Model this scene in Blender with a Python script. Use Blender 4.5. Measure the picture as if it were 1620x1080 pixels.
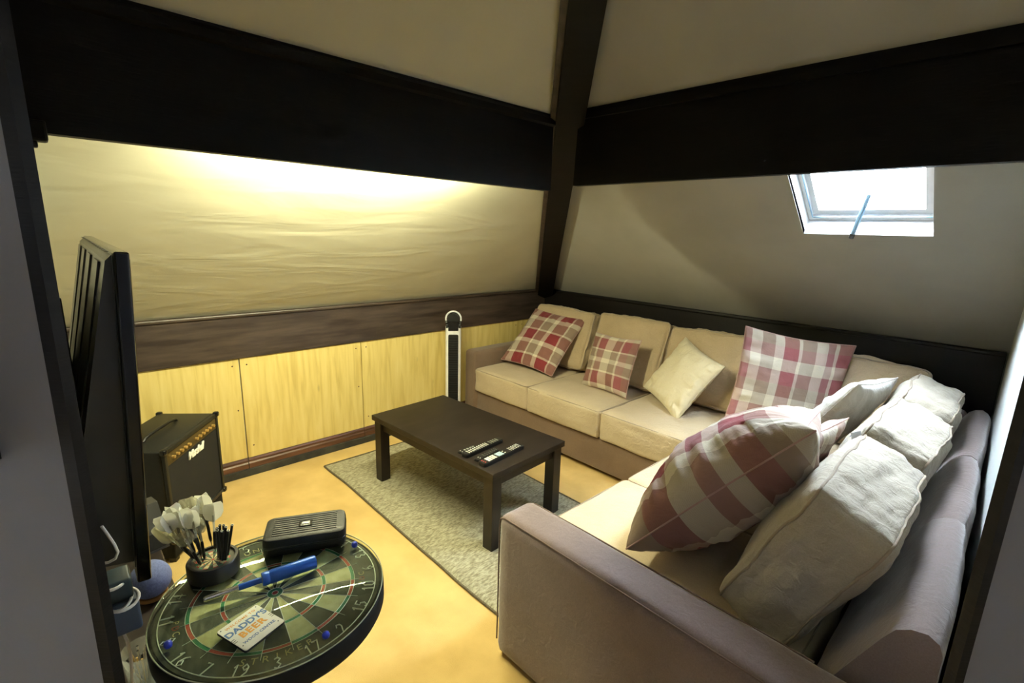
import bpy, bmesh, math, random
from mathutils import Vector, Matrix, noise
random.seed(7)
PI = math.pi
sc = bpy.context.scene
for o in list(bpy.data.objects): bpy.data.objects.remove(o)
COL = sc.collection

# ------------------------------------------------------------------ camera, world, lights, exposure
CAM = Vector((3.30459, -3.57425, 1.6)); YAW, PITCH, ROLL, FPX = 2.38052, -0.21960, 0.03015, 779.4
def cam_axes():
    F = Vector((math.cos(PITCH)*math.cos(YAW), math.cos(PITCH)*math.sin(YAW), math.sin(PITCH)))
    R = F.cross(Vector((0, 0, 1))).normalized(); U = R.cross(F)
    R2 = R*math.cos(ROLL)+U*math.sin(ROLL); U2 = -R*math.sin(ROLL)+U*math.cos(ROLL)
    return F, R2, U2
F_, R_, U_ = cam_axes()
cd = bpy.data.cameras.new('camera'); cam = bpy.data.objects.new('camera', cd); COL.objects.link(cam)
cam.matrix_world = Matrix(((R_.x, U_.x, -F_.x, CAM.x), (R_.y, U_.y, -F_.y, CAM.y), (R_.z, U_.z, -F_.z, CAM.z), (0, 0, 0, 1)))
cd.sensor_width = 36; cd.lens = FPX/1620*36; cd.clip_start = 0.02
sc.camera = cam
w = bpy.data.worlds.new('sky'); sc.world = w; w.use_nodes = True
bg = w.node_tree.nodes['Background']; bg.inputs[0].default_value = (0.80, 0.90, 1.0, 1); bg.inputs[1].default_value = 74.0
TUBE_STRENGTH = 600.0
TUBE_COLOUR = (1.0, 0.96, 0.60, 1)
HALL_FILL_W = 1.5
sc.view_settings.view_transform = 'Standard'; sc.view_settings.look = 'None'
sc.view_settings.exposure = 0.0; sc.view_settings.gamma = 1.0; sc.view_settings.use_curve_mapping = False
hl = bpy.data.lights.new('hall_fill_light', 'AREA'); hl.shape = 'DISK'; hl.size = 0.35; hl.energy = HALL_FILL_W; hl.color = (0.86, 0.88, 1.0)  # dim cool fill added for the hall side, out of view
hlo = bpy.data.objects.new('hall_fill_light', hl); COL.objects.link(hlo); hlo.location = (4.35, -4.6, 2.50)

# ------------------------------------------------------------------ materials
def nt_of(name):
    m = bpy.data.materials.new(name); m.use_nodes = True
    return m, m.node_tree, m.node_tree.nodes['Principled BSDF']
def N(nt, t, **k):
    n = nt.nodes.new(t)
    for a, b in k.items():
        if a in ('inp',):
            for i, v in b.items(): n.inputs[i].default_value = v
        else: setattr(n, a, b)
    return n
def ramp(nt, stops, interp='LINEAR'):
    r = nt.nodes.new('ShaderNodeValToRGB'); r.color_ramp.interpolation = interp
    el = r.color_ramp.elements
    while len(el) < len(stops): el.new(0.5)
    for e, (p, c) in zip(el, stops): e.position = p; e.color = (*c, 1)
    return r
def mapping(nt, coord='Object', scale=(1, 1, 1), rot=(0, 0, 0)):
    tc = nt.nodes.new('ShaderNodeTexCoord'); mp = nt.nodes.new('ShaderNodeMapping')
    nt.links.new(tc.outputs[coord], mp.inputs[0]); mp.inputs['Scale'].default_value = scale; mp.inputs['Rotation'].default_value = rot
    return mp
def noisy(name, c1, c2, scale=8, stretch=(1, 1, 1), rough=0.6, bump=0.1, bscale=60, spec=0.5, detail=6, coat=0, sheen=0, dist=0.002, bstretch=None, rot=(0, 0, 0), lo=.35, hi=.65):
    m, nt, b = nt_of(name)
    mp = mapping(nt, 'Object', stretch, rot)
    n = N(nt, 'ShaderNodeTexNoise', inp={'Scale': scale, 'Detail': detail})
    nt.links.new(mp.outputs[0], n.inputs['Vector'])
    r = ramp(nt, [(lo, c1), (hi, c2)]); nt.links.new(n.outputs[0], r.inputs[0]); nt.links.new(r.outputs[0], b.inputs['Base Color'])
    b.inputs['Roughness'].default_value = rough; b.inputs['Specular IOR Level'].default_value = spec
    b.inputs['Coat Weight'].default_value = coat
    if sheen: b.inputs['Sheen Weight'].default_value = sheen
    if bump:
        mp2 = mapping(nt, 'Object', bstretch or stretch, rot)
        n2 = N(nt, 'ShaderNodeTexNoise', inp={'Scale': bscale, 'Detail': 5}); nt.links.new(mp2.outputs[0], n2.inputs['Vector'])
        bp = N(nt, 'ShaderNodeBump', inp={'Strength': bump, 'Distance': dist}); nt.links.new(n2.outputs[0], bp.inputs['Height'])
        nt.links.new(bp.outputs[0], b.inputs['Normal'])
    return m
def plain(name, c, rough=0.5, metal=0, spec=0.5, coat=0):
    return_m = noisy(name, c, tuple(min(1, v*1.15) for v in c), scale=20, rough=rough, bump=0.03, bscale=200, spec=spec, coat=coat)
    return_m.node_tree.nodes['Principled BSDF'].inputs['Metallic'].default_value = metal
    return return_m
def emit(name, c, s):
    m = bpy.data.materials.new(name); m.use_nodes = True; nt = m.node_tree; nt.nodes.clear()
    e = N(nt, 'ShaderNodeEmission', inp={0: c, 1: s}); o = nt.nodes.new('ShaderNodeOutputMaterial'); nt.links.new(e.outputs[0], o.inputs[0])
    return m
def glassy(name, tint=(1, 1, 1), rough=0.02, ior=1.45, base=0.0, bcol=(1, 1, 1)):
    m = bpy.data.materials.new(name); m.use_nodes = True; nt = m.node_tree; nt.nodes.clear()
    tr = N(nt, 'ShaderNodeBsdfTransparent', inp={0: (*tint, 1)}); gl = N(nt, 'ShaderNodeBsdfGlossy', inp={0: (1, 1, 1, 1), 'Roughness': rough})
    lw = N(nt, 'ShaderNodeLayerWeight', inp={0: .5}); f0 = ((ior-1)/(ior+1))**2
    pw = N(nt, 'ShaderNodeMath', operation='POWER', inp={1: 5.0}); nt.links.new(lw.outputs['Facing'], pw.inputs[0])
    fr = N(nt, 'ShaderNodeMath', operation='MULTIPLY_ADD', inp={1: 1-f0, 2: f0}); nt.links.new(pw.outputs[0], fr.inputs[0]); mx = nt.nodes.new('ShaderNodeMixShader')
    nt.links.new(fr.outputs[0], mx.inputs[0]); nt.links.new(tr.outputs[0], mx.inputs[1]); nt.links.new(gl.outputs[0], mx.inputs[2])
    out = nt.nodes.new('ShaderNodeOutputMaterial'); last = mx
    if base:
        df = N(nt, 'ShaderNodeBsdfTranslucent', inp={0: (*bcol, 1)}); d2 = N(nt, 'ShaderNodeBsdfDiffuse', inp={0: (*bcol, 1)})
        a = N(nt, 'ShaderNodeMixShader', inp={0: .5}); nt.links.new(df.outputs[0], a.inputs[1]); nt.links.new(d2.outputs[0], a.inputs[2])
        m2 = N(nt, 'ShaderNodeMixShader', inp={0: base}); nt.links.new(mx.outputs[0], m2.inputs[1]); nt.links.new(a.outputs[0], m2.inputs[2]); last = m2
    nt.links.new(last.outputs[0], out.inputs[0])
    return m

def fabric(name, c1, c2, weave=900, big=3.0, strength=.35, rough=.9, sheen=.2):
    m, nt, b = nt_of(name)
    mp = mapping(nt, 'Object')
    n = N(nt, 'ShaderNodeTexNoise', inp={'Scale': big, 'Detail': 4}); nt.links.new(mp.outputs[0], n.inputs['Vector'])
    f = N(nt, 'ShaderNodeTexNoise', inp={'Scale': 260, 'Detail': 2}); nt.links.new(mp.outputs[0], f.inputs['Vector'])
    mx = N(nt, 'ShaderNodeMath', operation='MULTIPLY_ADD', inp={1: .45}); nt.links.new(f.outputs[0], mx.inputs[0])
    ml = N(nt, 'ShaderNodeMath', operation='MULTIPLY', inp={1: .55}); nt.links.new(n.outputs[0], ml.inputs[0]); nt.links.new(ml.outputs[0], mx.inputs[2])
    r = ramp(nt, [(.35, c1), (.65, c2)]); nt.links.new(mx.outputs[0], r.inputs[0]); nt.links.new(r.outputs[0], b.inputs['Base Color'])
    b.inputs['Roughness'].default_value = rough; b.inputs['Sheen Weight'].default_value = sheen; b.inputs['Specular IOR Level'].default_value = .2
    n3 = N(nt, 'ShaderNodeTexNoise', inp={'Scale': 26, 'Detail': 4, 'Distortion': 1.2}); nt.links.new(mp.outputs[0], n3.inputs['Vector'])
    ad = N(nt, 'ShaderNodeMath', operation='MULTIPLY_ADD', inp={1: .12}); nt.links.new(f.outputs[0], ad.inputs[0]); nt.links.new(n3.outputs[0], ad.inputs[2])
    bp = N(nt, 'ShaderNodeBump', inp={'Strength': strength, 'Distance': .008}); nt.links.new(ad.outputs[0], bp.inputs['Height']); nt.links.new(bp.outputs[0], b.inputs['Normal'])
    return m

def plaid(name, seq_u, seq_v, white=(.62, .57, .50)):
    m, nt, b = nt_of(name)
    uv = nt.nodes.new('ShaderNodeUVMap'); sp = nt.nodes.new('ShaderNodeSeparateXYZ'); nt.links.new(uv.outputs[0], sp.inputs[0])
    outs = []
    for ax, seq in ((0, seq_u), (1, seq_v)):
        r = ramp(nt, seq, 'CONSTANT'); nt.links.new(sp.outputs[ax], r.inputs[0]); outs.append(r)
    # woven: fine twill decides between warp and weft
    ad = N(nt, 'ShaderNodeMath', operation='ADD'); nt.links.new(sp.outputs[0], ad.inputs[0]); nt.links.new(sp.outputs[1], ad.inputs[1])
    mu = N(nt, 'ShaderNodeMath', operation='MULTIPLY', inp={1: 700.0}); nt.links.new(ad.outputs[0], mu.inputs[0])
    sn = N(nt, 'ShaderNodeMath', operation='SINE'); nt.links.new(mu.outputs[0], sn.inputs[0])
    ma = N(nt, 'ShaderNodeMath', operation='MULTIPLY_ADD', inp={1: .04, 2: .5}); nt.links.new(sn.outputs[0], ma.inputs[0])
    mx = nt.nodes.new('ShaderNodeMix'); mx.data_type = 'RGBA'
    nt.links.new(ma.outputs[0], mx.inputs[0]); nt.links.new(outs[0].outputs[0], mx.inputs[6]); nt.links.new(outs[1].outputs[0], mx.inputs[7])
    nt.links.new(mx.outputs[2], b.inputs['Base Color'])
    b.inputs['Roughness'].default_value = .95; b.inputs['Sheen Weight'].default_value = .15; b.inputs['Specular IOR Level'].default_value = .15
    mp = mapping(nt, 'Object')
    n = N(nt, 'ShaderNodeTexNoise', inp={'Scale': 220, 'Detail': 3}); nt.links.new(mp.outputs[0], n.inputs['Vector'])
    n3 = N(nt, 'ShaderNodeTexNoise', inp={'Scale': 18, 'Detail': 3, 'Distortion': 1}); nt.links.new(mp.outputs[0], n3.inputs['Vector'])
    a2 = N(nt, 'ShaderNodeMath', operation='MULTIPLY_ADD', inp={1: .15}); nt.links.new(n.outputs[0], a2.inputs[0]); nt.links.new(n3.outputs[0], a2.inputs[2])
    bp = N(nt, 'ShaderNodeBump', inp={'Strength': .4, 'Distance': .008}); nt.links.new(a2.outputs[0], bp.inputs['Height']); nt.links.new(bp.outputs[0], b.inputs['Normal'])
    return m

RED = (.22, .036, .042); CRM = (.66, .60, .48); TAU = (.27, .20, .15); PNK = (.42, .20, .18)
MAU = (.30, .13, .13)
A_u = [(0, TAU), (.08, CRM), (.20, RED), (.40, CRM), (.43, TAU), (.58, CRM), (.66, RED), (.86, CRM), (.89, TAU)]
A_v = [(0, RED), (.14, CRM), (.17, TAU), (.33, CRM), (.40, RED), (.58, CRM), (.61, TAU), (.77, CRM), (.85, RED)]
B_u = [(0, TAU), (.18, CRM), (.24, MAU), (.40, CRM), (.58, TAU), (.72, CRM), (.76, MAU), (.90, TAU)]
B_v = [(0, CRM), (.08, RED), (.30, CRM), (.33, TAU), (.48, CRM), (.56, TAU), (.70, CRM), (.73, RED), (.93, CRM)]
C_u = [(0, MAU), (.06, CRM), (.16, TAU), (.28, CRM), (.36, RED), (.50, CRM), (.53, TAU), (.66, CRM), (.76, MAU), (.83, CRM), (.86, RED)]
C_v = [(0, CRM), (.12, MAU), (.28, CRM), (.40, TAU), (.52, MAU), (.66, CRM), (.78, MAU), (.90, TAU)]
D_u = [(0, CRM), (.10, RED), (.26, CRM), (.30, TAU), (.46, CRM), (.58, RED), (.80, CRM), (.90, TAU)]
D_v = [(0, TAU), (.14, RED), (.30, CRM), (.46, MAU), (.56, CRM), (.66, RED), (.80, TAU), (.90, CRM)]
M = {}
M['paint'] = noisy('cream_wall_paint', (.365, .36, .325), (.42, .415, .375), scale=2.2, rough=.75, bump=.12, bscale=45, dist=.003, spec=.3)
def wall_paper():
    m, nt, b = nt_of('wrinkled_lining_paper')
    mp = mapping(nt, 'Object')
    n = N(nt, 'ShaderNodeTexNoise', inp={'Scale': 1.6, 'Detail': 3}); nt.links.new(mp.outputs[0], n.inputs['Vector'])
    r = ramp(nt, [(.35, (.60, .58, .45)), (.65, (.67, .65, .51))]); nt.links.new(n.outputs[0], r.inputs[0]); nt.links.new(r.outputs[0], b.inputs['Base Color'])
    b.inputs['Roughness'].default_value = .6; b.inputs['Specular IOR Level'].default_value = .3
    mp2 = mapping(nt, 'Object', (2.2, .55, 2.2), (0, 0, .15))
    n2 = N(nt, 'ShaderNodeTexNoise', inp={'Scale': 2.3, 'Detail': 3, 'Distortion': 1.4}); nt.links.new(mp2.outputs[0], n2.inputs['Vector'])
    bp = N(nt, 'ShaderNodeBump', inp={'Strength': .30, 'Distance': .02}); nt.links.new(n2.outputs[0], bp.inputs['Height'])
    nt.links.new(bp.outputs[0], b.inputs['Normal'])
    return m
M['paper'] = wall_paper()
M['hallpaint'] = noisy('grey_hall_paint', (.20, .20, .225), (.24, .24, .265), scale=3, rough=.8, bump=.15, bscale=120, dist=.001, spec=.2)
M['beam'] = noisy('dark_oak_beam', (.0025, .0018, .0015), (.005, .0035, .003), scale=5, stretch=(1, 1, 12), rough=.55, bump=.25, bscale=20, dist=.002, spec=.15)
M['dado'] = noisy('dark_oak_plank_lit', (.026, .017, .013), (.062, .044, .034), scale=3.5, stretch=(6, 1, 9), rough=.38, bump=.3, bscale=22, dist=.002, spec=.5)  # dark oak lightened: sheen of reflected light put into the colour
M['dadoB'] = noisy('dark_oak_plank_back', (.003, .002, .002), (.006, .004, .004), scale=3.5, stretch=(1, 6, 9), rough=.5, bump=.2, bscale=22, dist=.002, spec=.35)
M['skirt'] = noisy('brown_skirting', (.060, .024, .014), (.13, .055, .032), scale=4, stretch=(4, 1, 14), rough=.35, bump=.2, bscale=20, dist=.001)
M['kick'] = noisy('dark_kick_strip', (.02, .02, .018), (.05, .048, .04), scale=12, rough=.8, bump=.2)
def pine():
    m, nt, b = nt_of('pale_pine_board')
    mp = mapping(nt, 'Object', (1, 9, .8))
    n = N(nt, 'ShaderNodeTexNoise', inp={'Scale': 3.2, 'Detail': 7, 'Distortion': .4}); nt.links.new(mp.outputs[0], n.inputs['Vector'])
    r = ramp(nt, [(.30, (.58, .43, .13)), (.5, (.70, .55, .19)), (.7, (.75, .61, .24))]); nt.links.new(n.outputs[0], r.inputs[0])
    mk = mapping(nt, 'Object', (1, 7, 2.2)); v = N(nt, 'ShaderNodeTexVoronoi', inp={'Scale': 1.25}); nt.links.new(mk.outputs[0], v.inputs['Vector'])
    kr = ramp(nt, [(.0, (.45, .45, .45)), (.05, (.62, .62, .62)), (.10, (1, 1, 1))]); nt.links.new(v.outputs['Distance'], kr.inputs[0])
    mx = nt.nodes.new('ShaderNodeMix'); mx.data_type = 'RGBA'; mx.blend_type = 'MULTIPLY'; mx.inputs[0].default_value = .6
    nt.links.new(r.outputs[0], mx.inputs[6]); nt.links.new(kr.outputs[0], mx.inputs[7]); nt.links.new(mx.outputs[2], b.inputs['Base Color'])
    b.inputs['Roughness'].default_value = .5
    return m
M['pine'] = pine()
M['carpet'] = noisy('sand_carpet', (.60, .41, .15), (.72, .51, .20), scale=5, rough=1, bump=.7, bscale=420, dist=.003, spec=.05, detail=8, sheen=.1)
M['rug'] = noisy('grey_green_rug_pile', (.24, .22, .15), (.50, .47, .34), scale=42, stretch=(3.2, 1, 1), rough=1, bump=.9, bscale=120, dist=.006, spec=.05)
M['rugedge'] = noisy('rug_binding', (.06, .05, .03), (.16, .13, .08), scale=160, rough=.95, bump=.4)
M['whiteframe'] = plain('white_gloss_paint', (.93, .93, .93), .35)
M['rail'] = plain('blue_grey_metal', (.20, .32, .42), .35, .5)
M['pane'] = glassy('window_glass', (.97, .99, 1))
M['suede'] = fabric('taupe_suede', (.150, .107, .098), (.215, .158, .147), big=4, strength=.25, rough=.85, sheen=.5)
M['suedebase'] = fabric('brown_suede_base', (.16, .105, .070), (.215, .145, .10), big=4, strength=.2, sheen=.3)
M['beige'] = fabric('beige_linen', (.50, .40, .27), (.60, .49, .34), big=5, strength=.5)
M['beige2'] = fabric('beige_linen_back', (.44, .34, .21), (.54, .42, .27), big=5, strength=.6)
M['beige3'] = fabric('oatmeal_linen', (.42, .37, .29), (.52, .46, .37), big=5, strength=.7)
M['cream'] = fabric('cream_cotton', (.66, .58, .40), (.74, .67, .49), big=5, strength=.6)
M['cream2'] = fabric('pale_cotton', (.60, .56, .50), (.68, .64, .57), big=5, strength=.6)
M['pipe'] = fabric('piping_tape', (.34, .27, .20), (.40, .33, .25), strength=.1)
M['suedepipe'] = fabric('suede_seam', (.13, .09, .075), (.16, .11, .09), strength=.1)
M['plaidpipe'] = fabric('plaid_piping', (.42, .24, .21), (.50, .34, .30), strength=.1)
M['plaid1'] = plaid('red_check_1', A_u, A_v); M['plaid2'] = plaid('red_check_2', B_u, B_v); M['plaid3'] = plaid('red_check_3', C_u, C_v); M['plaid4'] = plaid('red_check_4', D_u, D_v)
M['table'] = noisy('black_brown_veneer', (.010, .0065, .005), (.019, .013, .010), scale=6, stretch=(3, 1, 1), rough=.42, bump=.12, bscale=60, dist=.001, spec=.4)
M['black'] = plain('black_plastic', (.008, .008, .008), .4)
M['blackm'] = plain('matt_black', (.010, .010, .009), .8, spec=.2)
M['gloss'] = plain('gloss_black', (.006, .006, .007), .15)
M['tvback'] = plain('tv_back_shell', (.040, .039, .034), .30)
M['vinyl'] = noisy('black_vinyl_covering', (.004, .0042, .0036), (.008, .0084, .007), scale=60, rough=.5, bump=.6, bscale=350, dist=.001)
M['grille'] = noisy('black_grille_cloth', (.002, .002, .002), (.005, .0045, .004), scale=250, rough=.9, bump=.4, bscale=400)
M['goldpanel'] = plain('brushed_gold', (.10, .075, .03), .4, .7)
M['gold'] = plain('gold_knob', (.75, .52, .2), .3, .8)
M['chrome'] = plain('chrome', (.7, .7, .7), .2, 1)
M['white'] = plain('white_plastic', (.75, .75, .78), .4)
M['whitetext'] = plain('white_script', (.85, .85, .80), .5)
M['blue'] = plain('blue_anodised', (.012, .085, .42), .3, .3, coat=.3)
M['bluepin'] = plain('blue_pin', (.02, .04, .40), .3)
M['bluefab'] = noisy('blue_grey_mesh', (.075, .095, .21), (.11, .135, .28), scale=200, rough=.9, bump=.4, bscale=500)
M['copper'] = plain('copper_band', (.45, .24, .08), .3, .8)
M['adapt'] = plain('blue_grey_adaptor', (.035, .05, .075), .5)
M['adapt2'] = plain('dark_teal_adaptor', (.015, .03, .035), .5)
M['cable'] = plain('white_cable', (.62, .60, .56), .5)
M['db_black'] = noisy('board_black', (.045, .045, .033), (.085, .08, .06), scale=40, rough=.85, bump=.2)
M['db_cream'] = noisy('board_cream', (.46, .40, .20), (.60, .54, .30), scale=40, rough=.85, bump=.2)
M['db_red'] = noisy('board_red', (.33, .035, .02), (.45, .06, .03), scale=40, rough=.85, bump=.2)
M['db_green'] = noisy('board_green', (.02, .16, .07), (.04, .23, .10), scale=40, rough=.85, bump=.2)
M['wire'] = plain('steel_wire', (.85, .84, .78), .4, .2)
M['print_gold'] = plain('gold_print', (.48, .40, .20), .8)
M['print_red'] = plain('red_print', (.28, .05, .03), .8)
M['glass'] = glassy('table_glass', (.90, .95, .90), ior=1.42)
M['glassedge'] = plain('polished_glass_edge', (.42, .45, .34), .25)
M['tumbler'] = glassy('tumbler_glass', (.93, .96, .94), ior=1.6, base=.13)
M['flight'] = glassy('frosted_flight', (.9, .9, .85), rough=.3, base=.92, bcol=(.92, .92, .86))
M['flightclear'] = glassy('clear_flight', (.85, .85, .78), rough=.2, base=.25, bcol=(.8, .78, .66))
M['stemclear'] = glassy('clear_stem', (.8, .8, .75), rough=.2, base=.5, bcol=(.75, .75, .68))
M['signface'] = plain('pale_sign_face', (.80, .80, .66), .5)
M['signblue'] = plain('blue_lettering', (.10, .20, .38), .6)
M['signorange'] = plain('orange_lettering', (.78, .38, .05), .6)
M['signedge'] = plain('black_mdf_edge', (.012, .01, .008), .8)
M['keywhite'] = plain('pale_keys', (.75, .75, .68), .6)
M['keyblue'] = plain('pale_blue_keys', (.42, .55, .62), .6)
M['keygrey'] = plain('grey_keys', (.25, .26, .22), .6)
M['keyred'] = plain('red_key', (.55, .06, .05), .6)
M['tube'] = emit('strip_tube_glow', TUBE_COLOUR, TUBE_STRENGTH)
M['fillglow'] = emit('hall_fill_glow', (.9, .92, 1, 1), 0.5)  # glow of the added fill lamp

# ------------------------------------------------------------------ helpers
def link(name, me, parent=None):
    o = bpy.data.objects.new(name, me); COL.objects.link(o)
    if parent: o.parent = parent
    return o
def obj(name, bm, mats, parent=None, world=False, smooth=False, loc=None):
    if world and parent is not None: bm.transform(parent.matrix_basis.inverted())
    me = bpy.data.meshes.new(name); bmesh.ops.recalc_face_normals(bm, faces=bm.faces[:]) if not getattr(bm, '_keep', False) else None
    bm.to_mesh(me); bm.free()
    for m in (mats if isinstance(mats, (list, tuple)) else [mats]): me.materials.append(m)
    if smooth:
        me.shade_smooth()
        me.set_sharp_from_angle(angle=math.radians(smooth if smooth is not True else 40))
    return link(name, me, parent)
def tag(o, label=None, cat=None, group=None, kind=None):
    if label: o['label'] = label
    if cat: o['category'] = cat
    if group: o['group'] = group
    if kind: o['kind'] = kind
    return o
def thing(name, label, cat, loc=(0, 0, 0), rotz=0, group=None, mat=None):
    o = link(name, None)
    if mat is not None: o.matrix_basis = mat
    else: o.location = loc; o.rotation_euler = (0, 0, rotz); o.matrix_basis = Matrix.Translation(loc) @ Matrix.Rotation(rotz, 4, 'Z')
    return tag(o, label, cat, group)
def struct(name, bm, m, label, parent=None, smooth=False):
    o = obj(name, bm, m, parent, smooth=smooth); return tag(o, label, 'structure' if not parent else None, kind='structure')
def bx(bm, lo, hi, bev=0, seg=2, mat=None, mi=0):
    r = bmesh.ops.create_cube(bm, size=1)
    vs = r['verts']; s = Vector(hi)-Vector(lo); c = (Vector(hi)+Vector(lo))/2
    for v in vs: v.co = Vector((v.co.x*s.x, v.co.y*s.y, v.co.z*s.z))+c
    fs = list({f for v in vs for f in v.link_faces})
    if bev:
        es = list({e for v in vs for e in v.link_edges})
        rb = bmesh.ops.bevel(bm, geom=es, offset=bev, segments=seg, affect='EDGES', profile=.5)
        vs = list({v for f in rb['faces'] for v in f.verts} | {v for v in vs if v.is_valid}); fs = list({f for v in vs for f in v.link_faces})
    for f in fs: f.material_index = mi
    if mat is not None: bmesh.ops.transform(bm, matrix=mat, verts=vs)
    return vs
def box(lo, hi, bev=0, seg=2, mat=None):
    bm = bmesh.new(); bx(bm, lo, hi, bev, seg, mat); return bm
def tube(bm, pts, r, n=8, closed=False, rad=None, mi=0):
    pts = [Vector(p) for p in pts]; k = len(pts); rings = []
    prev = None
    for i, p in enumerate(pts):
        if closed: t = (pts[(i+1) % k]-pts[i-1])
        else: t = pts[min(i+1, k-1)]-pts[max(i-1, 0)]
        t.normalize()
        if prev is None:
            a = Vector((0, 0, 1)) if abs(t.z) < .9 else Vector((1, 0, 0))
            u = t.cross(a).normalized()
        else:
            u = (prev-t*prev.dot(t)); u = u.normalized() if u.length > 1e-6 else t.orthogonal().normalized()
        prev = u; v = t.cross(u); rr = rad[i] if rad else r
        rings.append([bm.verts.new(p+(u*math.cos(2*PI*j/n)+v*math.sin(2*PI*j/n))*rr) for j in range(n)])
    fs = []
    for i in range(k if closed else k-1):
        A, B = rings[i], rings[(i+1) % k]
        for j in range(n): fs.append(bm.faces.new((A[j], A[(j+1) % n], B[(j+1) % n], B[j])))
    if not closed:
        fs.append(bm.faces.new(rings[0][::-1])); fs.append(bm.faces.new(rings[-1]))
    for f in fs: f.material_index = mi
    return [v for r_ in rings for v in r_]
def lathe(bm, prof, n=32, c=(0, 0, 0), mi=0, mat=None):
    rings = []
    for r, z in prof:
        if r < 1e-5: rings.append([bm.verts.new((0, 0, z))])
        else: rings.append([bm.verts.new((r*math.cos(2*PI*j/n), r*math.sin(2*PI*j/n), z)) for j in range(n)])
    for A, B in zip(rings[:-1], rings[1:]):
        for j in range(n):
            if len(A) == 1 and len(B) == 1: continue
            if len(A) == 1: f = bm.faces.new((A[0], B[j], B[(j+1) % n]))
            elif len(B) == 1: f = bm.faces.new((A[j], B[0], A[(j+1) % n]))
            else: f = bm.faces.new((A[j], A[(j+1) % n], B[(j+1) % n], B[j]))
            f.material_index = mi
    vs = [v for r_ in rings for v in r_]
    mt = Matrix.Translation(c) @ (mat or Matrix.Identity(4))
    bmesh.ops.transform(bm, matrix=mt, verts=vs); return vs
def prism(bm, pts, d, mi=0):
    """polygon pts (3D) extruded by the vector d"""
    a = [bm.verts.new(Vector(p)) for p in pts]; b = [bm.verts.new(Vector(p)+Vector(d)) for p in pts]; n = len(a)
    fs = [bm.faces.new(a), bm.faces.new(b[::-1])]+[bm.faces.new((a[i], b[i], b[(i+1) % n], a[(i+1) % n])) for i in range(n)]
    for f in fs: f.material_index = mi
    return a+b
def rrect(wd, h, r, n=5):
    out = []
    for cx, cy, a0 in ((wd/2-r, h/2-r, 0), (-wd/2+r, h/2-r, PI/2), (-wd/2+r, -h/2+r, PI), (wd/2-r, -h/2+r, 1.5*PI)):
        for i in range(n+1):
            a = a0+PI/2*i/n; out.append((cx+r*math.cos(a), cy+r*math.sin(a)))
    return out
def text(name, s, size, mat, parent, mtx, extrude=.0004, shear=0, space=1.0, bold=0):
    cu = bpy.data.curves.new('lettering', 'FONT'); cu.body = s; cu.size = size; cu.extrude = extrude; cu.align_x = 'CENTER'; cu.align_y = 'CENTER'
    cu.shear = shear; cu.space_character = space; cu.offset = bold; cu.resolution_u = 3
    t = bpy.data.objects.new('lettering', cu); COL.objects.link(t)
    bpy.context.view_layer.update()
    me = bpy.data.meshes.new_from_object(t); bpy.data.objects.remove(t); bpy.data.curves.remove(cu)
    me.materials.clear(); me.materials.append(mat); me.transform(mtx)
    return link(name, me, parent)
def frame(c, xd, yd):
    xd = Vector(xd).normalized(); z = xd.cross(Vector(yd)).normalized(); y = z.cross(xd)
    return Matrix(((xd.x, y.x, z.x, c[0]), (xd.y, y.y, z.y, c[1]), (xd.z, y.z, z.z, c[2]), (0, 0, 0, 1)))

# ------------------------------------------------------------------ the room
HD, TH = 1.06, 0.638; TT = math.tan(TH)
XW = lambda y: 3.275 + (-y)*0.034            # right-hand side wall line
YL = -3.62                                   # left-hand side wall (behind the television)
TOPZ = 2.75; IN = (TOPZ-HD)/TT
fl = bmesh.new(); bx(fl, (-.1, -6.2, -.06), (6.2, .1, 0))
struct('floor', fl, M['carpet'], 'sand coloured fitted carpet over the whole floor')
struct('wall_left', box((-.10, YL, 0), (0, 0.1, HD)), M['paint'], 'low knee wall on the left carrying the pine panels')
struct('wall_back', box((0, 0, 0), (3.6, .10, HD)), M['paint'], 'low knee wall behind the long side of the sofa')
wl = bpy.data.objects['wall_left']; wb = bpy.data.objects['wall_back']
b = bmesh.new(); prism(b, [(XW(.1), .1, 0), (XW(-2.60), -2.595, 0), (XW(-2.60)+.12, -2.475, 0), (XW(.1)+.12, .1, 0)], (0, 0, 3.0))
M['sidepaint_skylit'] = noisy('skylit_side_wall_paint', (.72, .76, .74), (.78, .81, .79), scale=3, rough=.6, bump=.1, bscale=60, dist=.001, spec=.3)  # whiter copy of the wall paint, skylight brightness put into its colour
struct('wall_right', b, M['sidepaint_skylit'], 'bright painted side wall right behind the sofa back')
struct('wall_front', box((-.1, YL-.1, 0), (2.235, YL, 3.0)), M['paint'], 'side wall behind the television')
# sloped ceilings
b = bmesh.new()
prism(b, [(0, 0, HD), (0, -6.2, HD), (IN, -6.2, TOPZ), (IN, -IN, TOPZ)], (-.06, 0, .08))
struct('ceiling', b, M['paper'], 'wrinkled cream sloping ceiling on the left with the hidden strip light')
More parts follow.
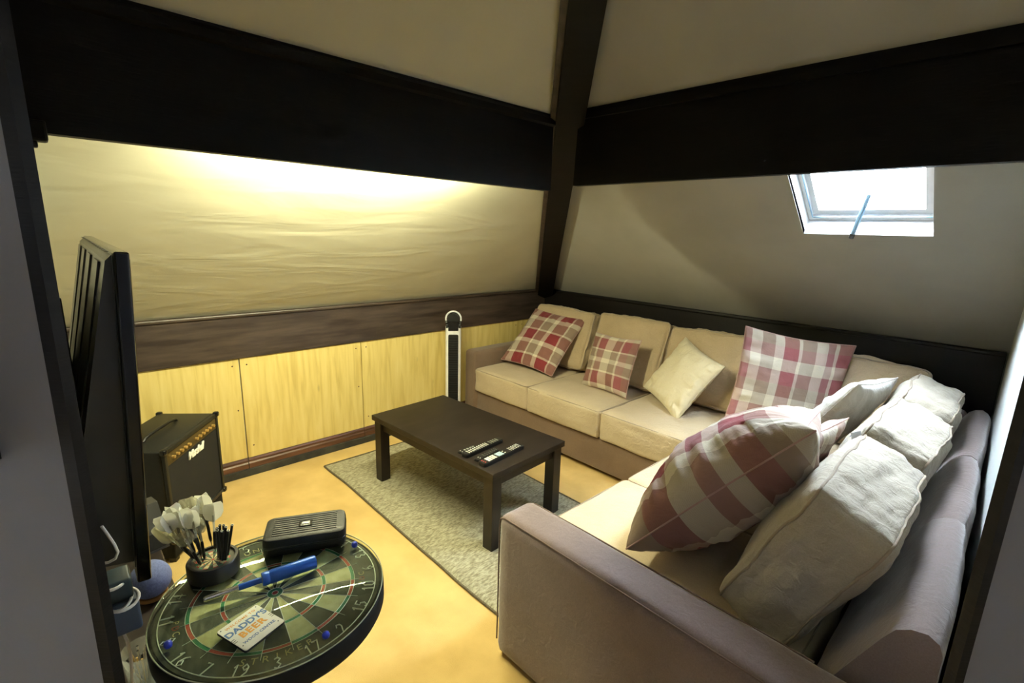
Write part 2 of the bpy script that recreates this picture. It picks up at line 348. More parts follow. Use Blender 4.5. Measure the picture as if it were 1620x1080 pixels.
# right slope with skylight hole: x 2.46..2.96, inset .765..1.56
W0, W1, S0, S1 = 2.462, 2.968, 0.772, 1.50
P = lambda x, i, o=0.0: Vector((x, -i + o*math.sin(TH), HD + i*TT + o*math.cos(TH)))
b = bmesh.new()
def quadslab(b, q, th=.02):
    prism(b, q, Vector((0, math.sin(TH), math.cos(TH)))*th)
quadslab(b, [P(0, 0), P(W0, 0), P(W0, IN), P(IN, IN)])
quadslab(b, [P(W0, 0), P(W1, 0), P(W1, S0), P(W0, S0)])
quadslab(b, [P(W0, S1), P(W1, S1), P(W1, IN), P(W0, IN)])
quadslab(b, [P(W1, 0), P(6.2, 0), P(6.2, IN), P(W1, IN)])
struct('ceiling', b, M['paint'], 'cream sloping ceiling on the right with the skylight in it')
struct('ceiling', box((IN-.3, -6.2, TOPZ), (6.2, -IN+.3, TOPZ+.06)), M['paint'], 'flat cream ceiling above the sloping ones')
# skylight
sk = thing('window_1', 'small white framed skylight in the right hand slope', None, tuple(P((W0+W1)/2, S0))); sk['kind'] = 'structure'; sk['category'] = 'window'
DEP = .17
b = bmesh.new()
nv = Vector((0, math.sin(TH), math.cos(TH))); up = Vector((0, -math.cos(TH), math.sin(TH)))
T = .02
prism(b, [P(W0-T, S0-T, .002), P(W0, S0, .002), P(W0, S1, .002), P(W0-T, S1+T, .002)], nv*(DEP-.002)); prism(b, [P(W1+T, S0-T, .002), P(W1, S0, .002), P(W1, S1, .002), P(W1+T, S1+T, .002)], nv*(DEP-.002))
prism(b, [P(W0-T, S0-T, .002), P(W1+T, S0-T, .002), P(W1, S0, .002), P(W0, S0, .002)], nv*(DEP-.002)); prism(b, [P(W0-T, S1+T, .002), P(W1+T, S1+T, .002), P(W1, S1, .002), P(W0, S1, .002)], nv*(DEP-.002))
obj('reveal', b, M['whiteframe'], sk, world=True)
b = bmesh.new(); fw = .045
def fr(b, x0, x1, i0, i1, wdt, o0, o1):
    for (a, c, d, e) in ((x0, x0+wdt, i0, i1), (x1-wdt, x1, i0, i1), (x0+wdt, x1-wdt, i0, i0+wdt), (x0+wdt, x1-wdt, i1-wdt, i1)):
        prism(b, [P(a, d, o0), P(c, d, o0), P(c, e, o0), P(a, e, o0)], nv*(o1-o0))
fr(b, W0+.001, W1-.001, S0+.001, S1-.001, .018, .085, .15); obj('window_frame', b, M['whiteframe'], sk, world=True)
b = bmesh.new(); fr(b, W0+.022, W1-.022, S0+.022, S1-.022, .024, .10, .135); obj('sash', b, M['whiteframe'], sk, world=True)
b = bmesh.new(); prism(b, [P(W0+.045, S0+.045, .118), P(W1-.045, S0+.045, .118), P(W1-.045, S1-.045, .118), P(W0+.045, S1-.045, .118)], nv*.006)
obj('pane', b, M['pane'], sk, world=True)
b = bmesh.new(); tube(b, [P(2.52, S0+.13, .112), P(W1-.05, S0+.13, .112)], .0035, 6); tube(b, [P(W0+.020, S0+.020, .083), P(W1-.02, S0+.02, .083)], .003, 6)
tube(b, [P(W0+.020, S0+.02, .083), P(W0+.020, S1-.02, .083)], .003, 6); obj('seal', b, M['rail'], sk, world=True)
b = bmesh.new(); A, B_ = P(2.725, S0+.13, .10), P(2.675, S0+.012, -.006)
tube(b, [A, B_], .0095, 8); st = obj('stay', b, M['rail'], sk, world=True)
b = bmesh.new(); tube(b, [B_, B_+(B_-A).normalized()*.022], .011, 8); obj('stay_grip', b, M['black'], st); bpy.data.objects['stay_grip'].data.transform(sk.matrix_basis.inverted())
# hip post in the corner: dark beam along the meeting line of the two slopes
dv = Vector((1, -1, TT)).normalized(); side = Vector((1, 1, 0)).normalized(); inn = dv.cross(side).normalized()
if inn.z > 0: inn = -inn
b = bmesh.new()
O = Vector((0.0, 0.0, HD))-dv*.25; L_ = 3.45
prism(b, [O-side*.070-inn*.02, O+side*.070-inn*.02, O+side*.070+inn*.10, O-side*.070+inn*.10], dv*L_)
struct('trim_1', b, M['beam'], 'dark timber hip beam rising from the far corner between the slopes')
b = bmesh.new(); prism(b, [O-side*.098-inn*.02, O-side*.0705-inn*.02, O-side*.0705+inn*.075, O-side*.098+inn*.075], dv*L_)
struct('hip_batten', b, M['dado'], None, parent=bpy.data.objects['trim_1']); bpy.data.objects['hip_batten']['kind'] = 'structure'
# purlins
b = bmesh.new(); prism(b, [(1.503, 0, 1.810), (1.503, 0, 2.178), (1.460, 0, 2.178), (1.460, 0, 1.810)], (0, -2.6, 0))
bmesh.ops.translate(b, vec=(0, -1.615, 0), verts=b.verts)
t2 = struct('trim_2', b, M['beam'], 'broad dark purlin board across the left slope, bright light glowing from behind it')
b = bmesh.new(); prism(b, [(1.521, 0, 2.125), (1.521, 0, 2.150), (1.503, 0, 2.166), (1.503, 0, 2.118)], (0, -2.6, 0)); bmesh.ops.translate(b, vec=(0, -1.615, 0), verts=b.verts)
struct('beam_moulding', b, M['beam'], None, parent=t2)
b = bmesh.new(); bx(b, (1.50, -3.575, 1.785), (1.55, -3.524, 1.835), .006); bx(b, (1.51, -3.568, 1.770), (1.54, -3.545, 1.786), .004)
struct('beam_bracket', b, M['beam'], None, parent=t2)
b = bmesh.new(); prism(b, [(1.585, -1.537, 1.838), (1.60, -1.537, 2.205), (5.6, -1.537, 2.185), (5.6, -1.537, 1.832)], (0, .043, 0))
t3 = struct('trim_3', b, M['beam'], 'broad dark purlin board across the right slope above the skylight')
b = bmesh.new(); prism(b, [(1.60, -1.555, 2.150), (5.6, -1.555, 2.130), (5.6, -1.555, 2.155), (1.60, -1.555, 2.175)], (0, .018, 0)); struct('beam_moulding', b, M['beam'], None, parent=t3)
# dado planks
b = box((0.0, YL, .787), (.030, -.02, 1.050), .004)
d1 = struct('baseboard_left', b, M['dado'], 'dark stained dado plank along the left knee wall')
b = box((0.0, YL, 1.046), (.046, -.02, 1.066), .006); struct('dado_cap', b, M['dado'], None, parent=d1)
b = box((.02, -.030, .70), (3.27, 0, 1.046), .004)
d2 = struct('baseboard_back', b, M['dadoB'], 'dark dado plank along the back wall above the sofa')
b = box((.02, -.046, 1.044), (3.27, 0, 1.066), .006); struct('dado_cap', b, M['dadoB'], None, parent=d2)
# pine panels and skirting on the left knee wall
ys = [-3.60, -2.768, -1.962, -1.16, -.36, -.02]
for i in range(5):
    y0, y1 = ys[i], ys[i+1]; off = [.014, .018, .015, .017, .015][i]
    b = box((0.001, y0+.003, .121), (off, y1-.003, .7865), .001, 1); struct('panel', b, M['pine'], None, parent=wl)
    b = bmesh.new()
    pr = [(0, .05), (.024, .05), (.024, .082), (.016, .09), (.020, .104), (.012, .12), (0, .12)]
    prism(b, [(x, y0+.002, z) for x, z in pr], (0, y1-y0-.004, 0)); struct('skirting_board', b, M['skirt'], None, parent=wl)
    b = bmesh.new()
    for yy, zz in ((y0+.04, .74), (y1-.04, .74), (y1-.03, .45), (y0+.04, .2)):
        lathe(b, [(0, 0), (.005, .0005), (.004, .002), (0, .0025)], 8, (off, yy, zz), mat=Matrix.Rotation(PI/2, 4, 'Y'))
    struct('screw', b, M['skirt'], None, parent=wl)
b = box((0, -3.6, 0), (.034, -.02, .05), .003); struct('kick_strip', b, M['kick'], None, parent=wl)

# diagonal partition with the opening that the picture is taken through
LP = Vector((2.395, -3.5735, 0)); RP = Vector((3.3255, -2.650, 0))     # inner edges of the opening
dd = (RP-LP).normalized(); nn = Vector((-dd.y, dd.x, 0))               # nn points into the room
if nn.dot(Vector((-1, 1, 0))) < 0: nn = -nn
def ppan(p0, p1, t0, t1, z0, z1):
    b = bmesh.new(); prism(b, [p0+nn*t0+Vector((0, 0, z0)), p1+nn*t0+Vector((0, 0, z0)), p1+nn*t1+Vector((0, 0, z0)), p0+nn*t1+Vector((0, 0, z0))], (0, 0, z1-z0)); return b
PWL, PWR = .019, .013
struct('door_1', ppan(LP-dd*PWL, LP, -.004, .014, 0, 2.75), M['beam'], 'dark timber post on the left of the opening')
b = ppan(RP, RP+dd*PWR, -.004, .014, 0, 2.75); struct('door_2', b, M['beam'], 'dark timber post on the right of the opening')
struct('wall_near_left', ppan(LP-dd*2.6, LP-dd*PWL, 0, .013, 0, 2.75), M['hallpaint'], 'grey shaded wall left of the opening')
struct('wall_near_right', ppan(RP+dd*PWR, RP+dd*2.9, 0, .013, 0, 2.75), M['hallpaint'], 'grey shaded wall right of the opening')
# hall shell behind the camera
struct('wall_hall_back', box((.3, -6.2, 0), (6.2, -6.1, 2.76)), M['hallpaint'], 'hall wall behind the viewpoint')
struct('wall_hall_side', box((6.1, -6.2, 0), (6.2, 0, 2.76)), M['hallpaint'], 'hall side wall behind the viewpoint')
hfill = thing('hall_fill_lamp', 'round flush ceiling lamp in the hall behind the viewpoint', 'lamp', (4.35, -4.6, 2.75))  # fill lamp added out of view to light the hall walls
b = bmesh.new(); lathe(b, [(0, 0), (.2, 0), (.2, -.03), (.18, -.035), (0, -.035)], 32, (0, 0, 0)); obj('fill_lamp_housing', b, M['white'], hfill)
b = bmesh.new(); lathe(b, [(.18, -.035), (.15, -.07), (0, -.085)], 32, (0, 0, 0)); obj('fill_lamp_shade', b, M['fillglow'], hfill)
# dark picture frame whose edge shows at far left of the hall wall
pc = LP-dd*.112+Vector((0, 0, 1.455))
pf = thing('picture_frame', 'dark picture frame just peeking in at the left edge on the grey wall', 'picture frame', tuple(pc))
q = dd*.30; b = bmesh.new()
def pbar(b, a0, a1, z0, z1):
    p = pc+nn*(-.003)-dd*0
    prism(b, [p-dd*a0+Vector((0, 0, z0)), p-dd*a1+Vector((0, 0, z0)), p-dd*a1+Vector((0, 0, z1)), p-dd*a0+Vector((0, 0, z1))], -nn*.025)
for a in ((0, .02, -.2, .055), (.28, .30, -.2, .055), (.02, .28, -.2, -.18), (.02, .28, .035, .055)): pbar(b, *a)
obj('frame', b, M['black'], pf, world=True)
b = bmesh.new(); p = pc-nn*.004
prism(b, [p-dd*.02+Vector((0, 0, -.18)), p-dd*.28+Vector((0, 0, -.18)), p-dd*.28+Vector((0, 0, .035)), p-dd*.02+Vector((0, 0, .035))], -nn*.006); obj('backing', b, M['tvback'], pf, world=True)

# strip light behind the left purlin
sl = thing('strip_light', 'glowing fluorescent strip light hidden behind the left purlin', 'light', (1.36, -2.50, 2.0))
b = box((-.02, -.60, -.055), (.03, .60, -.025), .004); obj('fitting', b, M['white'], sl)
b = bmesh.new(); tube(b, [(0, -.575, -.068), (0, .575, -.068)], .012, 12); obj('tube', b, M['tube'], sl)
obj('end_cap', box((-.02, -.61, -.085), (.03, -.575, -.025), .003), M['white'], sl); obj('end_cap', box((-.02, .575, -.085), (.03, .61, -.025), .003), M['white'], sl)
b = bmesh.new(); tube(b, [(0, 0, -.03), (0, 0, .045)], .008, 8); obj('bracket', b, M['white'], sl)

# ------------------------------------------------------------------ soft things
def fbm(p, s): return noise.fractal(Vector(p)*s, 1.0, 2.0, 3)
def pillow_bm(sx, sy, t, seed, n=56, wr=.010, bow=.07, sag=0.0, ear=.0):
    bm = bmesh.new(); uvl = bm.loops.layers.uv.new('UVMap'); grid = {}
    for sgn in (1, -1):
        for i in range(n+1):
            for j in range(n+1):
                if sgn == -1 and (i in (0, n) or j in (0, n)): grid[sgn, i, j] = grid[1, i, j]; continue
                u = math.sin(PI/2*(2*i/n-1)); v = math.sin(PI/2*(2*j/n-1))
                e = max(0, (1-u*u))*max(0, (1-v*v))
                x = sx/2*u*(1-bow*math.cos(PI*v/2)); y = sy/2*v*(1-bow*math.cos(PI*u/2))
                z = sgn*t/2*e**.42
                # creases that run in from the seams and corners
                rim = max(abs(u), abs(v)); a = math.atan2(v, u)
                al = (v*sy if abs(u) > abs(v) else u*sx)*.5; cr = (noise.noise(Vector((al*26, rim*1.6, seed*3.1+sgn)))+.6*noise.noise(Vector((al*52, rim*2, seed*1.7-sgn))))*wr*1.5*rim**1.6*min(1, (1-rim)*7)
                z += sgn*cr+fbm((x+seed, y-seed, sgn*3+seed), 7)*wr*min(1, e*4)
                yy = y - sag*(1-v)*.5*abs(u)**0*e
                grid[sgn, i, j] = bm.verts.new((x, yy, z))
    for sgn in (1, -1):
        for i in range(n):
            for j in range(n):
                q = [(i, j), (i+1, j), (i+1, j+1), (i, j+1)]
                if sgn < 0: q = q[::-1]
                try: f = bm.faces.new([grid[sgn, a, c] for a, c in q])
                except ValueError: continue
                for l, (a, c) in zip(f.loops, q):
                    l[uvl].uv = ((math.sin(PI/2*(2*a/n-1))+1)/2, (math.sin(PI/2*(2*c/n-1))+1)/2)
    per = [grid[1, i, 0].co.copy() for i in range(n)]+[grid[1, n, j].co.copy() for j in range(n)]+[grid[1, n-i, n].co.copy() for i in range(n)]+[grid[1, 0, n-j].co.copy() for j in range(n)]
    return bm, per
def pillow(label, c, xd, yd, sx, sy, t, mat, pipe, seed, group='scatter cushions on the sofa', tagpos=None, **k):
    """xd, yd : directions of the pillow's width and height in the room"""
    mt = frame(c, xd, yd)
    th = thing('scatter_cushion', label, 'cushion', mat=mt, group=group)
    bm, per = pillow_bm(sx, sy, t, seed, **k)
    o = obj('cushion_cover', bm, mat, th, smooth=80)
    b = bmesh.new(); tube(b, per, .0032, 6, closed=True); obj('piping', b, pipe, th, smooth=60)
    return th
def eul(a, b_, g):
    a, b_, g = map(math.radians, (a, b_, g))
    return Matrix.Rotation(a, 3, 'Z') @ Matrix.Rotation(b_, 3, 'X') @ Matrix.Rotation(g, 3, 'Y')

def boxcush(sx, sy, sz, r, puff, seed, n=16, wr=.006, top=1.0, bow=0.0):
    """rounded cushion block centred on origin; returns bm"""
    bm = bmesh.new(); bmesh.ops.create_cube(bm, size=2)
    bmesh.ops.subdivide_edges(bm, edges=bm.edges[:], cuts=n, use_grid_fill=True)
    hx, hy, hz = sx/2, sy/2, sz/2
    for v in bm.verts:
        q = v.co.copy(); f = lambda a: math.copysign(1-(1-abs(a))**1.35, a) if abs(a) < 1 else a
        q = Vector([f(a) for a in q])
        p = Vector((q.x*hx, q.y*hy, q.z*hz))
        inner = Vector((max(-hx+r, min(hx-r, p.x)), max(-hy+r, min(hy-r, p.y)), max(-hz+r, min(hz-r, p.z))))
        d = p-inner
        if d.length > 1e-7: p = inner+d.normalized()*r
        ex, ey, ez = 1-q.x**2, 1-q.y**2, 1-q.z**2
        if abs(q.z) > .98: p.z += math.copysign(puff*(ex*ey)**.6, q.z)*(top if q.z > 0 else 1)
        elif abs(q.x) > .98: p.x += math.copysign(puff*.5*(ez*ey)**.6, q.x)
        elif abs(q.y) > .98: p.y += math.copysign(puff*.5*(ez*ex)**.6, q.y)
        p += v.co.normalized()*fbm((p.x+seed*1.7, p.y-seed, p.z*2.2), 6)*wr
        v.co = p
    return bm
def rect_loop(hx, hy, z, r, n=6, puff=0):
    return [(x, y, z) for x, y in rrect(hx*2, hy*2, r, n)]

sofa = thing('corner_sofa', 'large taupe and beige L-shaped corner sofa along the back and right walls', 'sofa', (2.2, -.6, 0))
def sp(name, bm, m, smooth=50, parent=None): 
    o = obj(name, bm, m, parent or sofa, world=False, smooth=smooth)
    o.data.transform(sofa.matrix_basis.inverted()); return o
# base plinths
b = box((.03, -1.005, .035), (3.20, -.04, .262), .012); bx(b, (2.155, -2.34, .035), (3.24, -1.0, .262), .012)
sp('base', b, M['suedebase'])
for x, y in ((.1, -.95), (1.1, -.95), (2.05, -.95), (2.22, -1.5), (2.22, -2.2), (3.1, -2.2), (3.1, -.1), (.1, -.1)): sp('foot', box((x-.03, y-.03, 0), (x+.03, y+.03, .036)), M['black'], smooth=False)
# far left arm
def armbox(lo, hi, seed, r=.03):
    s = Vector(hi)-Vector(lo); c = (Vector(hi)+Vector(lo))/2
    bm = boxcush(s.x, s.y, s.z, r, .006, seed, n=18, wr=.004); bmesh.ops.translate(bm, vec=c, verts=bm.verts); return bm
sp('armrest', armbox((.052, -1.035, .03), (.20, -.05, .605), 1), M['suedebase'], smooth=60)
# near right arm with seam lines
sp('armrest', armbox((2.115, -2.488, .012), (3.26, -2.318, .600), 2, .035), M['suede'], smooth=60)
b = bmesh.new(); tube(b, [(2.118, -2.478, .06), (2.118, -2.478, .55), (2.123, -2.478, .580), (2.15, -2.480, .591), (2.3, -2.482, .595), (3.24, -2.482, .595)], .0028, 6)
tube(b, [(2.118, -2.33, .06), (2.118, -2.33, .55), (2.124, -2.33, .582), (2.15, -2.328, .592), (2.4, -2.327, .595), (3.1, -2.327, .595)], .0028, 6)
sp('seam', b, M['suedepipe'])
# backs
b = box((.05, -.18, .25), (3.18, -.048, .74), .03, 3); sp('back_frame', b, M['suede'])
def backseg(y0, y1, seed):
    n = 8; bm = bmesh.new()
    def prof(y):
        k = (-y)*.0195
        return [(3.02+k, .26), (3.04+k, .46), (3.10+k, .60), (3.165+k, .735), (3.185+k, .772), (3.21+k, .79), (3.24+k, .797), (3.262+k, .785), (3.272+k, .76), (3.272+k, .12), (3.02+k, .12)]
    rings = []
    for i in range(n+1):
        t = i/n; y = y0+(y1-y0)*t; e = 1-(2*t-1)**8
        pf_ = prof(y); c = Vector((sum(p[0] for p in pf_)/len(pf_), sum(p[1] for p in pf_)/len(pf_)))
        ring = []
        for x, z in pf_:
            s = .955+.045*e; zz = c.y+(z-c.y)*s; xx = c.x+(x-c.x)*(.93+.07*e)
            ring.append(bm.verts.new((xx+noise.noise(Vector((xx*9, y*7, zz*9+seed)))*.006, y, zz+noise.noise(Vector((y*6, seed, xx*5)))*.006)))
        rings.append(ring)
    m = len(rings[0])
    for A, B in zip(rings[:-1], rings[1:]):
        for j in range(m): bm.faces.new((A[j], A[(j+1) % m], B[(j+1) % m], B[j]))
    bm.faces.new(rings[0]); bm.faces.new(rings[-1][::-1]); return bm
for k, (y0, y1) in enumerate(((-2.300, -1.652), (-1.648, -1.002), (-.998, -.20))): sp('backrest', backseg(y0, y1, k), M['suede'], smooth=60)
# seat cushions
def seat(x0, x1, y0, y1, seed, z0=.262, z1=.462):
    bm = boxcush(x1-x0, y1-y0, z1-z0, .022, .014, seed, n=16, wr=.005)
    c = Vector(((x0+x1)/2, (y0+y1)/2, (z0+z1)/2)); bmesh.ops.translate(bm, vec=c, verts=bm.verts)
    o = sp('seat_cushion', bm, M['beige'], smooth=60)
    b = bmesh.new(); lp = [(c.x+x, c.y+y, z1-.008) for x, y in rrect(x1-x0-.006, y1-y0-.006, .022, 4)]
    tube(b, lp, .003, 6, closed=True); sp('piping', b, M['pipe'], parent=o)
seat(.185, .808, -1.03, -.20, 3); seat(.814, 1.488, -1.035, -.20, 4); seat(1.494, 2.125, -1.03, -.20, 5)
seat(2.131, 3.0, -1.0, -.20, 6); seat(2.125, 3.03, -1.665, -1.006, 7); seat(2.12, 3.04, -2.312, -1.671, 8)

from mathutils.bvhtree import BVHTree
def snap(bm, pts, out=.001):
    t = BVHTree.FromBMesh(bm); r = []
    for p in pts:
        l, n_, _, _ = t.find_nearest(Vector(p)*1.03)
        r.append(l+(Vector(p)-l).normalized()*0+l.normalized()*out)
    return r
def back_cushion(label, c, xd, yd, sx, sy, t, seed, mat, group='loose box back cushions', rx=0):
    mt = frame(c, xd, yd); th = thing('back_cushion', label, 'cushion', mat=mt, group=group)
    bm = boxcush(sx, sy, t, .024, .034, seed, n=34, wr=.016)
    for v in bm.verts:      # creases across the boxed border
        e = max(abs(v.co.x)/(sx/2), abs(v.co.y)/(sy/2))
        if e > .9:
            al = v.co.y if abs(v.co.x)/(sx/2) > abs(v.co.y)/(sy/2) else v.co.x
            v.co += Vector((v.co.x, v.co.y, 0)).normalized()*noise.noise(Vector((al*30, v.co.z*5, seed)))*.006*(1-min(1, abs(v.co.z)/(t/2))**4)
    b = bmesh.new(); bmesh.ops.recalc_face_normals(bm, faces=bm.faces[:])
    for z in (t/2-.006, -t/2+.006):
        q = rrect(sx+.004, sy+.004, .03, 4); lp = []
        for k in range(len(q)):
            p0, p1 = Vector((*q[k], z)), Vector((*q[(k+1) % len(q)], z)); m_ = max(1, int((p1-p0).length/.02))
            lp += [p0.lerp(p1, h/m_) for h in range(m_)]
        tube(b, snap(bm, lp, .002), .0040, 6, closed=True)
    obj('cushion_cover', bm, mat, th, smooth=70)
    obj('piping', b, M['pipe'], th, smooth=60)
    return th
# along the back wall, left to right (normal = -y, leaning back)
lean = lambda a: (0, math.sin(math.radians(a)), math.cos(math.radians(a)))
back_cushion('beige back cushion at the far left, behind the big left-hand checked cushion', (.56, -.335, .715), (1, .03, 0), lean(20), .62, .48, .17, 11, M['beige2'])
back_cushion('beige back cushion behind the smaller red checked cushion', (1.24, -.330, .720), (1, -.02, 0), lean(19), .62, .50, .17, 12, M['beige2'])
back_cushion('beige back cushion behind the plain cream cushion', (1.90, -.330, .715), (1, 0, .02), lean(19), .64, .49, .17, 13, M['beige2'])
back_cushion('beige back cushion in the corner behind the upright large checked cushion', (2.66, -.29, .715), (1, 0, -.02), lean(16), .68, .48, .15, 14, M['beige2'])
# along the right side (normal = -x)
ln2 = lambda a, k=0: (math.sin(math.radians(a)), k, math.cos(math.radians(a)))
back_cushion('plump oatmeal back cushion nearest the near armrest', (2.99, -1.90, .70), (.02, -1, 0), ln2(25), .56, .50, .21, 15, M['beige3'])
back_cushion('oatmeal back cushion in the middle of the right-hand side', (3.0, -1.30, .715), (.0, -1, .03), ln2(22), .56, .49, .21, 16, M['beige3'])
back_cushion('oatmeal back cushion furthest into the corner on the right-hand side', (3.0, -.69, .71), (.02, -1, .0), ln2(20), .52, .48, .20, 17, M['beige3'])

def fitpose(ang):
    m = eul(*ang); return m @ Vector((1, 0, 0)), m @ Vector((0, 0, 1))
x_, y_ = fitpose((4, -45, 3)); pillow('large red and cream checked cushion leaning over the far left armrest', (.52, -.555, .705), x_, y_, .58, .58, .15, M['plaid1'], M['plaidpipe'], 1)
x_, y_ = fitpose((-5, -20, -2)); pillow('smaller red and cream checked cushion second from the left', (1.265, -.625, .672), x_, y_, .42, .42, .13, M['plaid2'], M['plaidpipe'], 2)
x_, y_ = fitpose((-22, -32, 14)); pillow('plain cream cushion standing on one corner on the back seats', (1.80, -.575, .685), x_, y_, .45, .45, .14, M['cream'], M['cream'], 3, wr=.014)
x_, y_ = fitpose((34, -6, 7)); pillow('large upright red checked cushion set across the corner of the sofa', (2.43, -.55, .775), x_, y_, .58, .60, .15, M['plaid3'], M['plaidpipe'], 4)
pillow('pale plain cushion with a pointed tip, between corner and middle back cushion', (2.76, -.93, .765), (-.12, -1, .1), ln2(33, .15), .50, .55, .15, M['cream2'], M['cream2'], 5)
pillow('dark red checked cushion mostly hidden behind the big one, white care label on it', (2.75, -1.50, .715), (-.1, -1, .05), ln2(30, .1), .44, .46, .13, M['plaid4'], M['plaidpipe'], 6)
A7, C7 = Vector((2.935, -2.02, 1.10)), Vector((2.47, -2.235, .555))
e7 = (A7-C7).normalized(); g7 = (Vector((-.05, 1, 0))-e7*(Vector((-.05, 1, 0)).dot(e7))).normalized()
c7 = (A7+C7)/2+g7*.29-e7.cross(g7)*.03
pillow('biggest red checked cushion, slumped beside the near armrest', c7, -g7, e7, .60, .72, .36, M['plaid4'], M['plaidpipe'], 7, wr=.015, bow=.12, n=84)
# care label
lt = thing('care_label', 'white printed care label sticking out by the middle back cushion', 'label', (2.972, -1.66, .955))
b = bmesh.new(); prism(b, [(.02, -.032, -.05), (.03, .03, -.045), (.015, .034, .020), (.0, -.030, .026)], (.0012, 0, -.0012)); obj('paper', b, M['white'], lt)
b = bmesh.new(); prism(b, [(-.004, -.01, .002), (-.004, .010, .004), (.004, .010, .018), (.004, -.008, .018)], (-.001, 0, .001)); obj('print', b, M['signblue'], lt)

# ------------------------------------------------------------------ rug, coffee table, remotes
rug = thing('rug', 'grey green rectangular rug under the coffee table', 'rug', (1.1, -1.88, 0))
b = bmesh.new(); nx, ny = 90, 46; V = {}
for i in range(nx+1):
    for j in range(ny+1):
        x = .215+(1.86)*i/nx; y = -2.355+.96*j/ny; wob = noise.noise(Vector((x*4, y*4, 0)))*.008
        e = 0 if i in (0, nx) or j in (0, ny) else 1
        V[i, j] = b.verts.new((x+wob*(1-e), y+wob*(1-e), .004+e*(.010+.004*noise.noise(Vector((x*40, y*25, 2))))))
for i in range(nx):
    for j in range(ny): b.faces.new((V[i, j], V[i+1, j], V[i+1, j+1], V[i, j+1]))
o = obj('pile', b, M['rug'], rug, world=True, smooth=80)
b = bmesh.new(); lp = [(.215+1.86*i/40, -2.355+noise.noise(Vector(((.215+1.86*i/40)*4, -2.355*4, 0)))*.008, .006) for i in range(41)]
tube(b, lp, .006, 6); tube(b, [(.215, -2.355+.96*i/10, .006) for i in range(11)], .006, 6); tube(b, [(.215+1.86*i/10, -1.395, .006) for i in range(11)], .006, 6); tube(b, [(2.075, -2.355+.96*i/10, .006) for i in range(11)], .006, 6)
obj('binding', b, M['rugedge'], rug, world=True)

ct = thing('coffee_table', 'low rectangular black-brown coffee table standing on the rug', 'table', (1.115, -1.869, .012), .066)
TW, TL = .577, 1.083
obj('tabletop', box((-TL/2, -TW/2, .405), (TL/2, TW/2, .438), .003), M['table'], ct)
b = bmesh.new()
for lo, hi in (((-TL/2+.06, -TW/2+.03, .345), (TL/2-.06, -TW/2+.048, .405)), ((-TL/2+.06, TW/2-.048, .345), (TL/2-.06, TW/2-.03, .405)), ((-TL/2+.03, -TW/2+.06, .345), (-TL/2+.048, TW/2-.06, .405)), ((TL/2-.048, -TW/2+.06, .345), (TL/2-.03, TW/2-.06, .405))): bx(b, lo, hi)
obj('apron', b, M['table'], ct)
for sx in (-1, 1):
    for sy in (-1, 1):
        cx, cy = sx*(TL/2-.045), sy*(TW/2-.045); obj('leg', box((cx-.032, cy-.032, 0), (cx+.032, cy+.032, .405), .002), M['table'], ct)
def remote(label, p0, p1, wd, h, keys, seed, body='black'):
    p0 = Vector((*p0, 0)); p1 = Vector((*p1, 0)); L = (p1-p0).length; a = math.atan2((p1-p0).y, (p1-p0).x)
    th = thing('remote_control', label, 'remote', ((p0.x+p1.x)/2, (p0.y+p1.y)/2, .4505), a, 'remotes on the coffee table')
    b = bmesh.new(); prism(b, [(x, y, 0) for x, y in rrect(L, wd, min(wd*.35, .014), 4)], (0, 0, h)); bmesh.ops.bevel(b, geom=[e for e in b.edges if e.verts[0].co.z > h*.9 and e.verts[1].co.z > h*.9], offset=.003, segments=2, affect='EDGES')
    obj('handset', b, M[body], th, smooth=30)
    for (x0, x1, rows, cols, key, sz) in keys:
        b = bmesh.new()
        for i in range(rows):
            for j in range(cols):
                x = (x0+(x1-x0)*(i+.5)/rows)*L-L/2; y = ((j+.5)/cols-.5)*wd*.74
                bx(b, (x-sz*.9, y-sz*.75, h-.001), (x+sz*.9, y+sz*.75, h+.0018), .0005, 1)
        obj('keys', b, M[key], th)
    return th
remote('short thin black remote control with four pale strips, leftmost on the coffee table', (1.385, -2.105), (1.375, -1.99), .042, .008, [(.25, .95, 4, 1, 'keygrey', .007), (.05, .2, 1, 2, 'keywhite', .003)], 1)
remote('long remote control covered in tiny pale buttons, second from the left', (1.435, -2.115), (1.405, -1.83), .046, .02, [(.08, .62, 10, 4, 'keywhite', .0033), (.66, .9, 4, 4, 'keygrey', .0035)], 2)
remote('slim black remote control half hidden between the two long ones', (1.51, -2.095), (1.478, -1.92), .038, .010, [(.1, .2, 1, 2, 'keywhite', .003), (.3, .95, 6, 3, 'keygrey', .002)], 3)
remote('long remote control with big white and pale blue key blocks, rightmost', (1.570, -2.110), (1.535, -1.795), .052, .02, [(.03, .09, 1, 3, 'keyred', .0038), (.12, .33, 4, 3, 'keywhite', .0068), (.36, .50, 3, 3, 'keyblue', .0068), (.52, .56, 1, 2, 'keywhite', .004), (.66, .93, 6, 4, 'keywhite', .003)], 4)

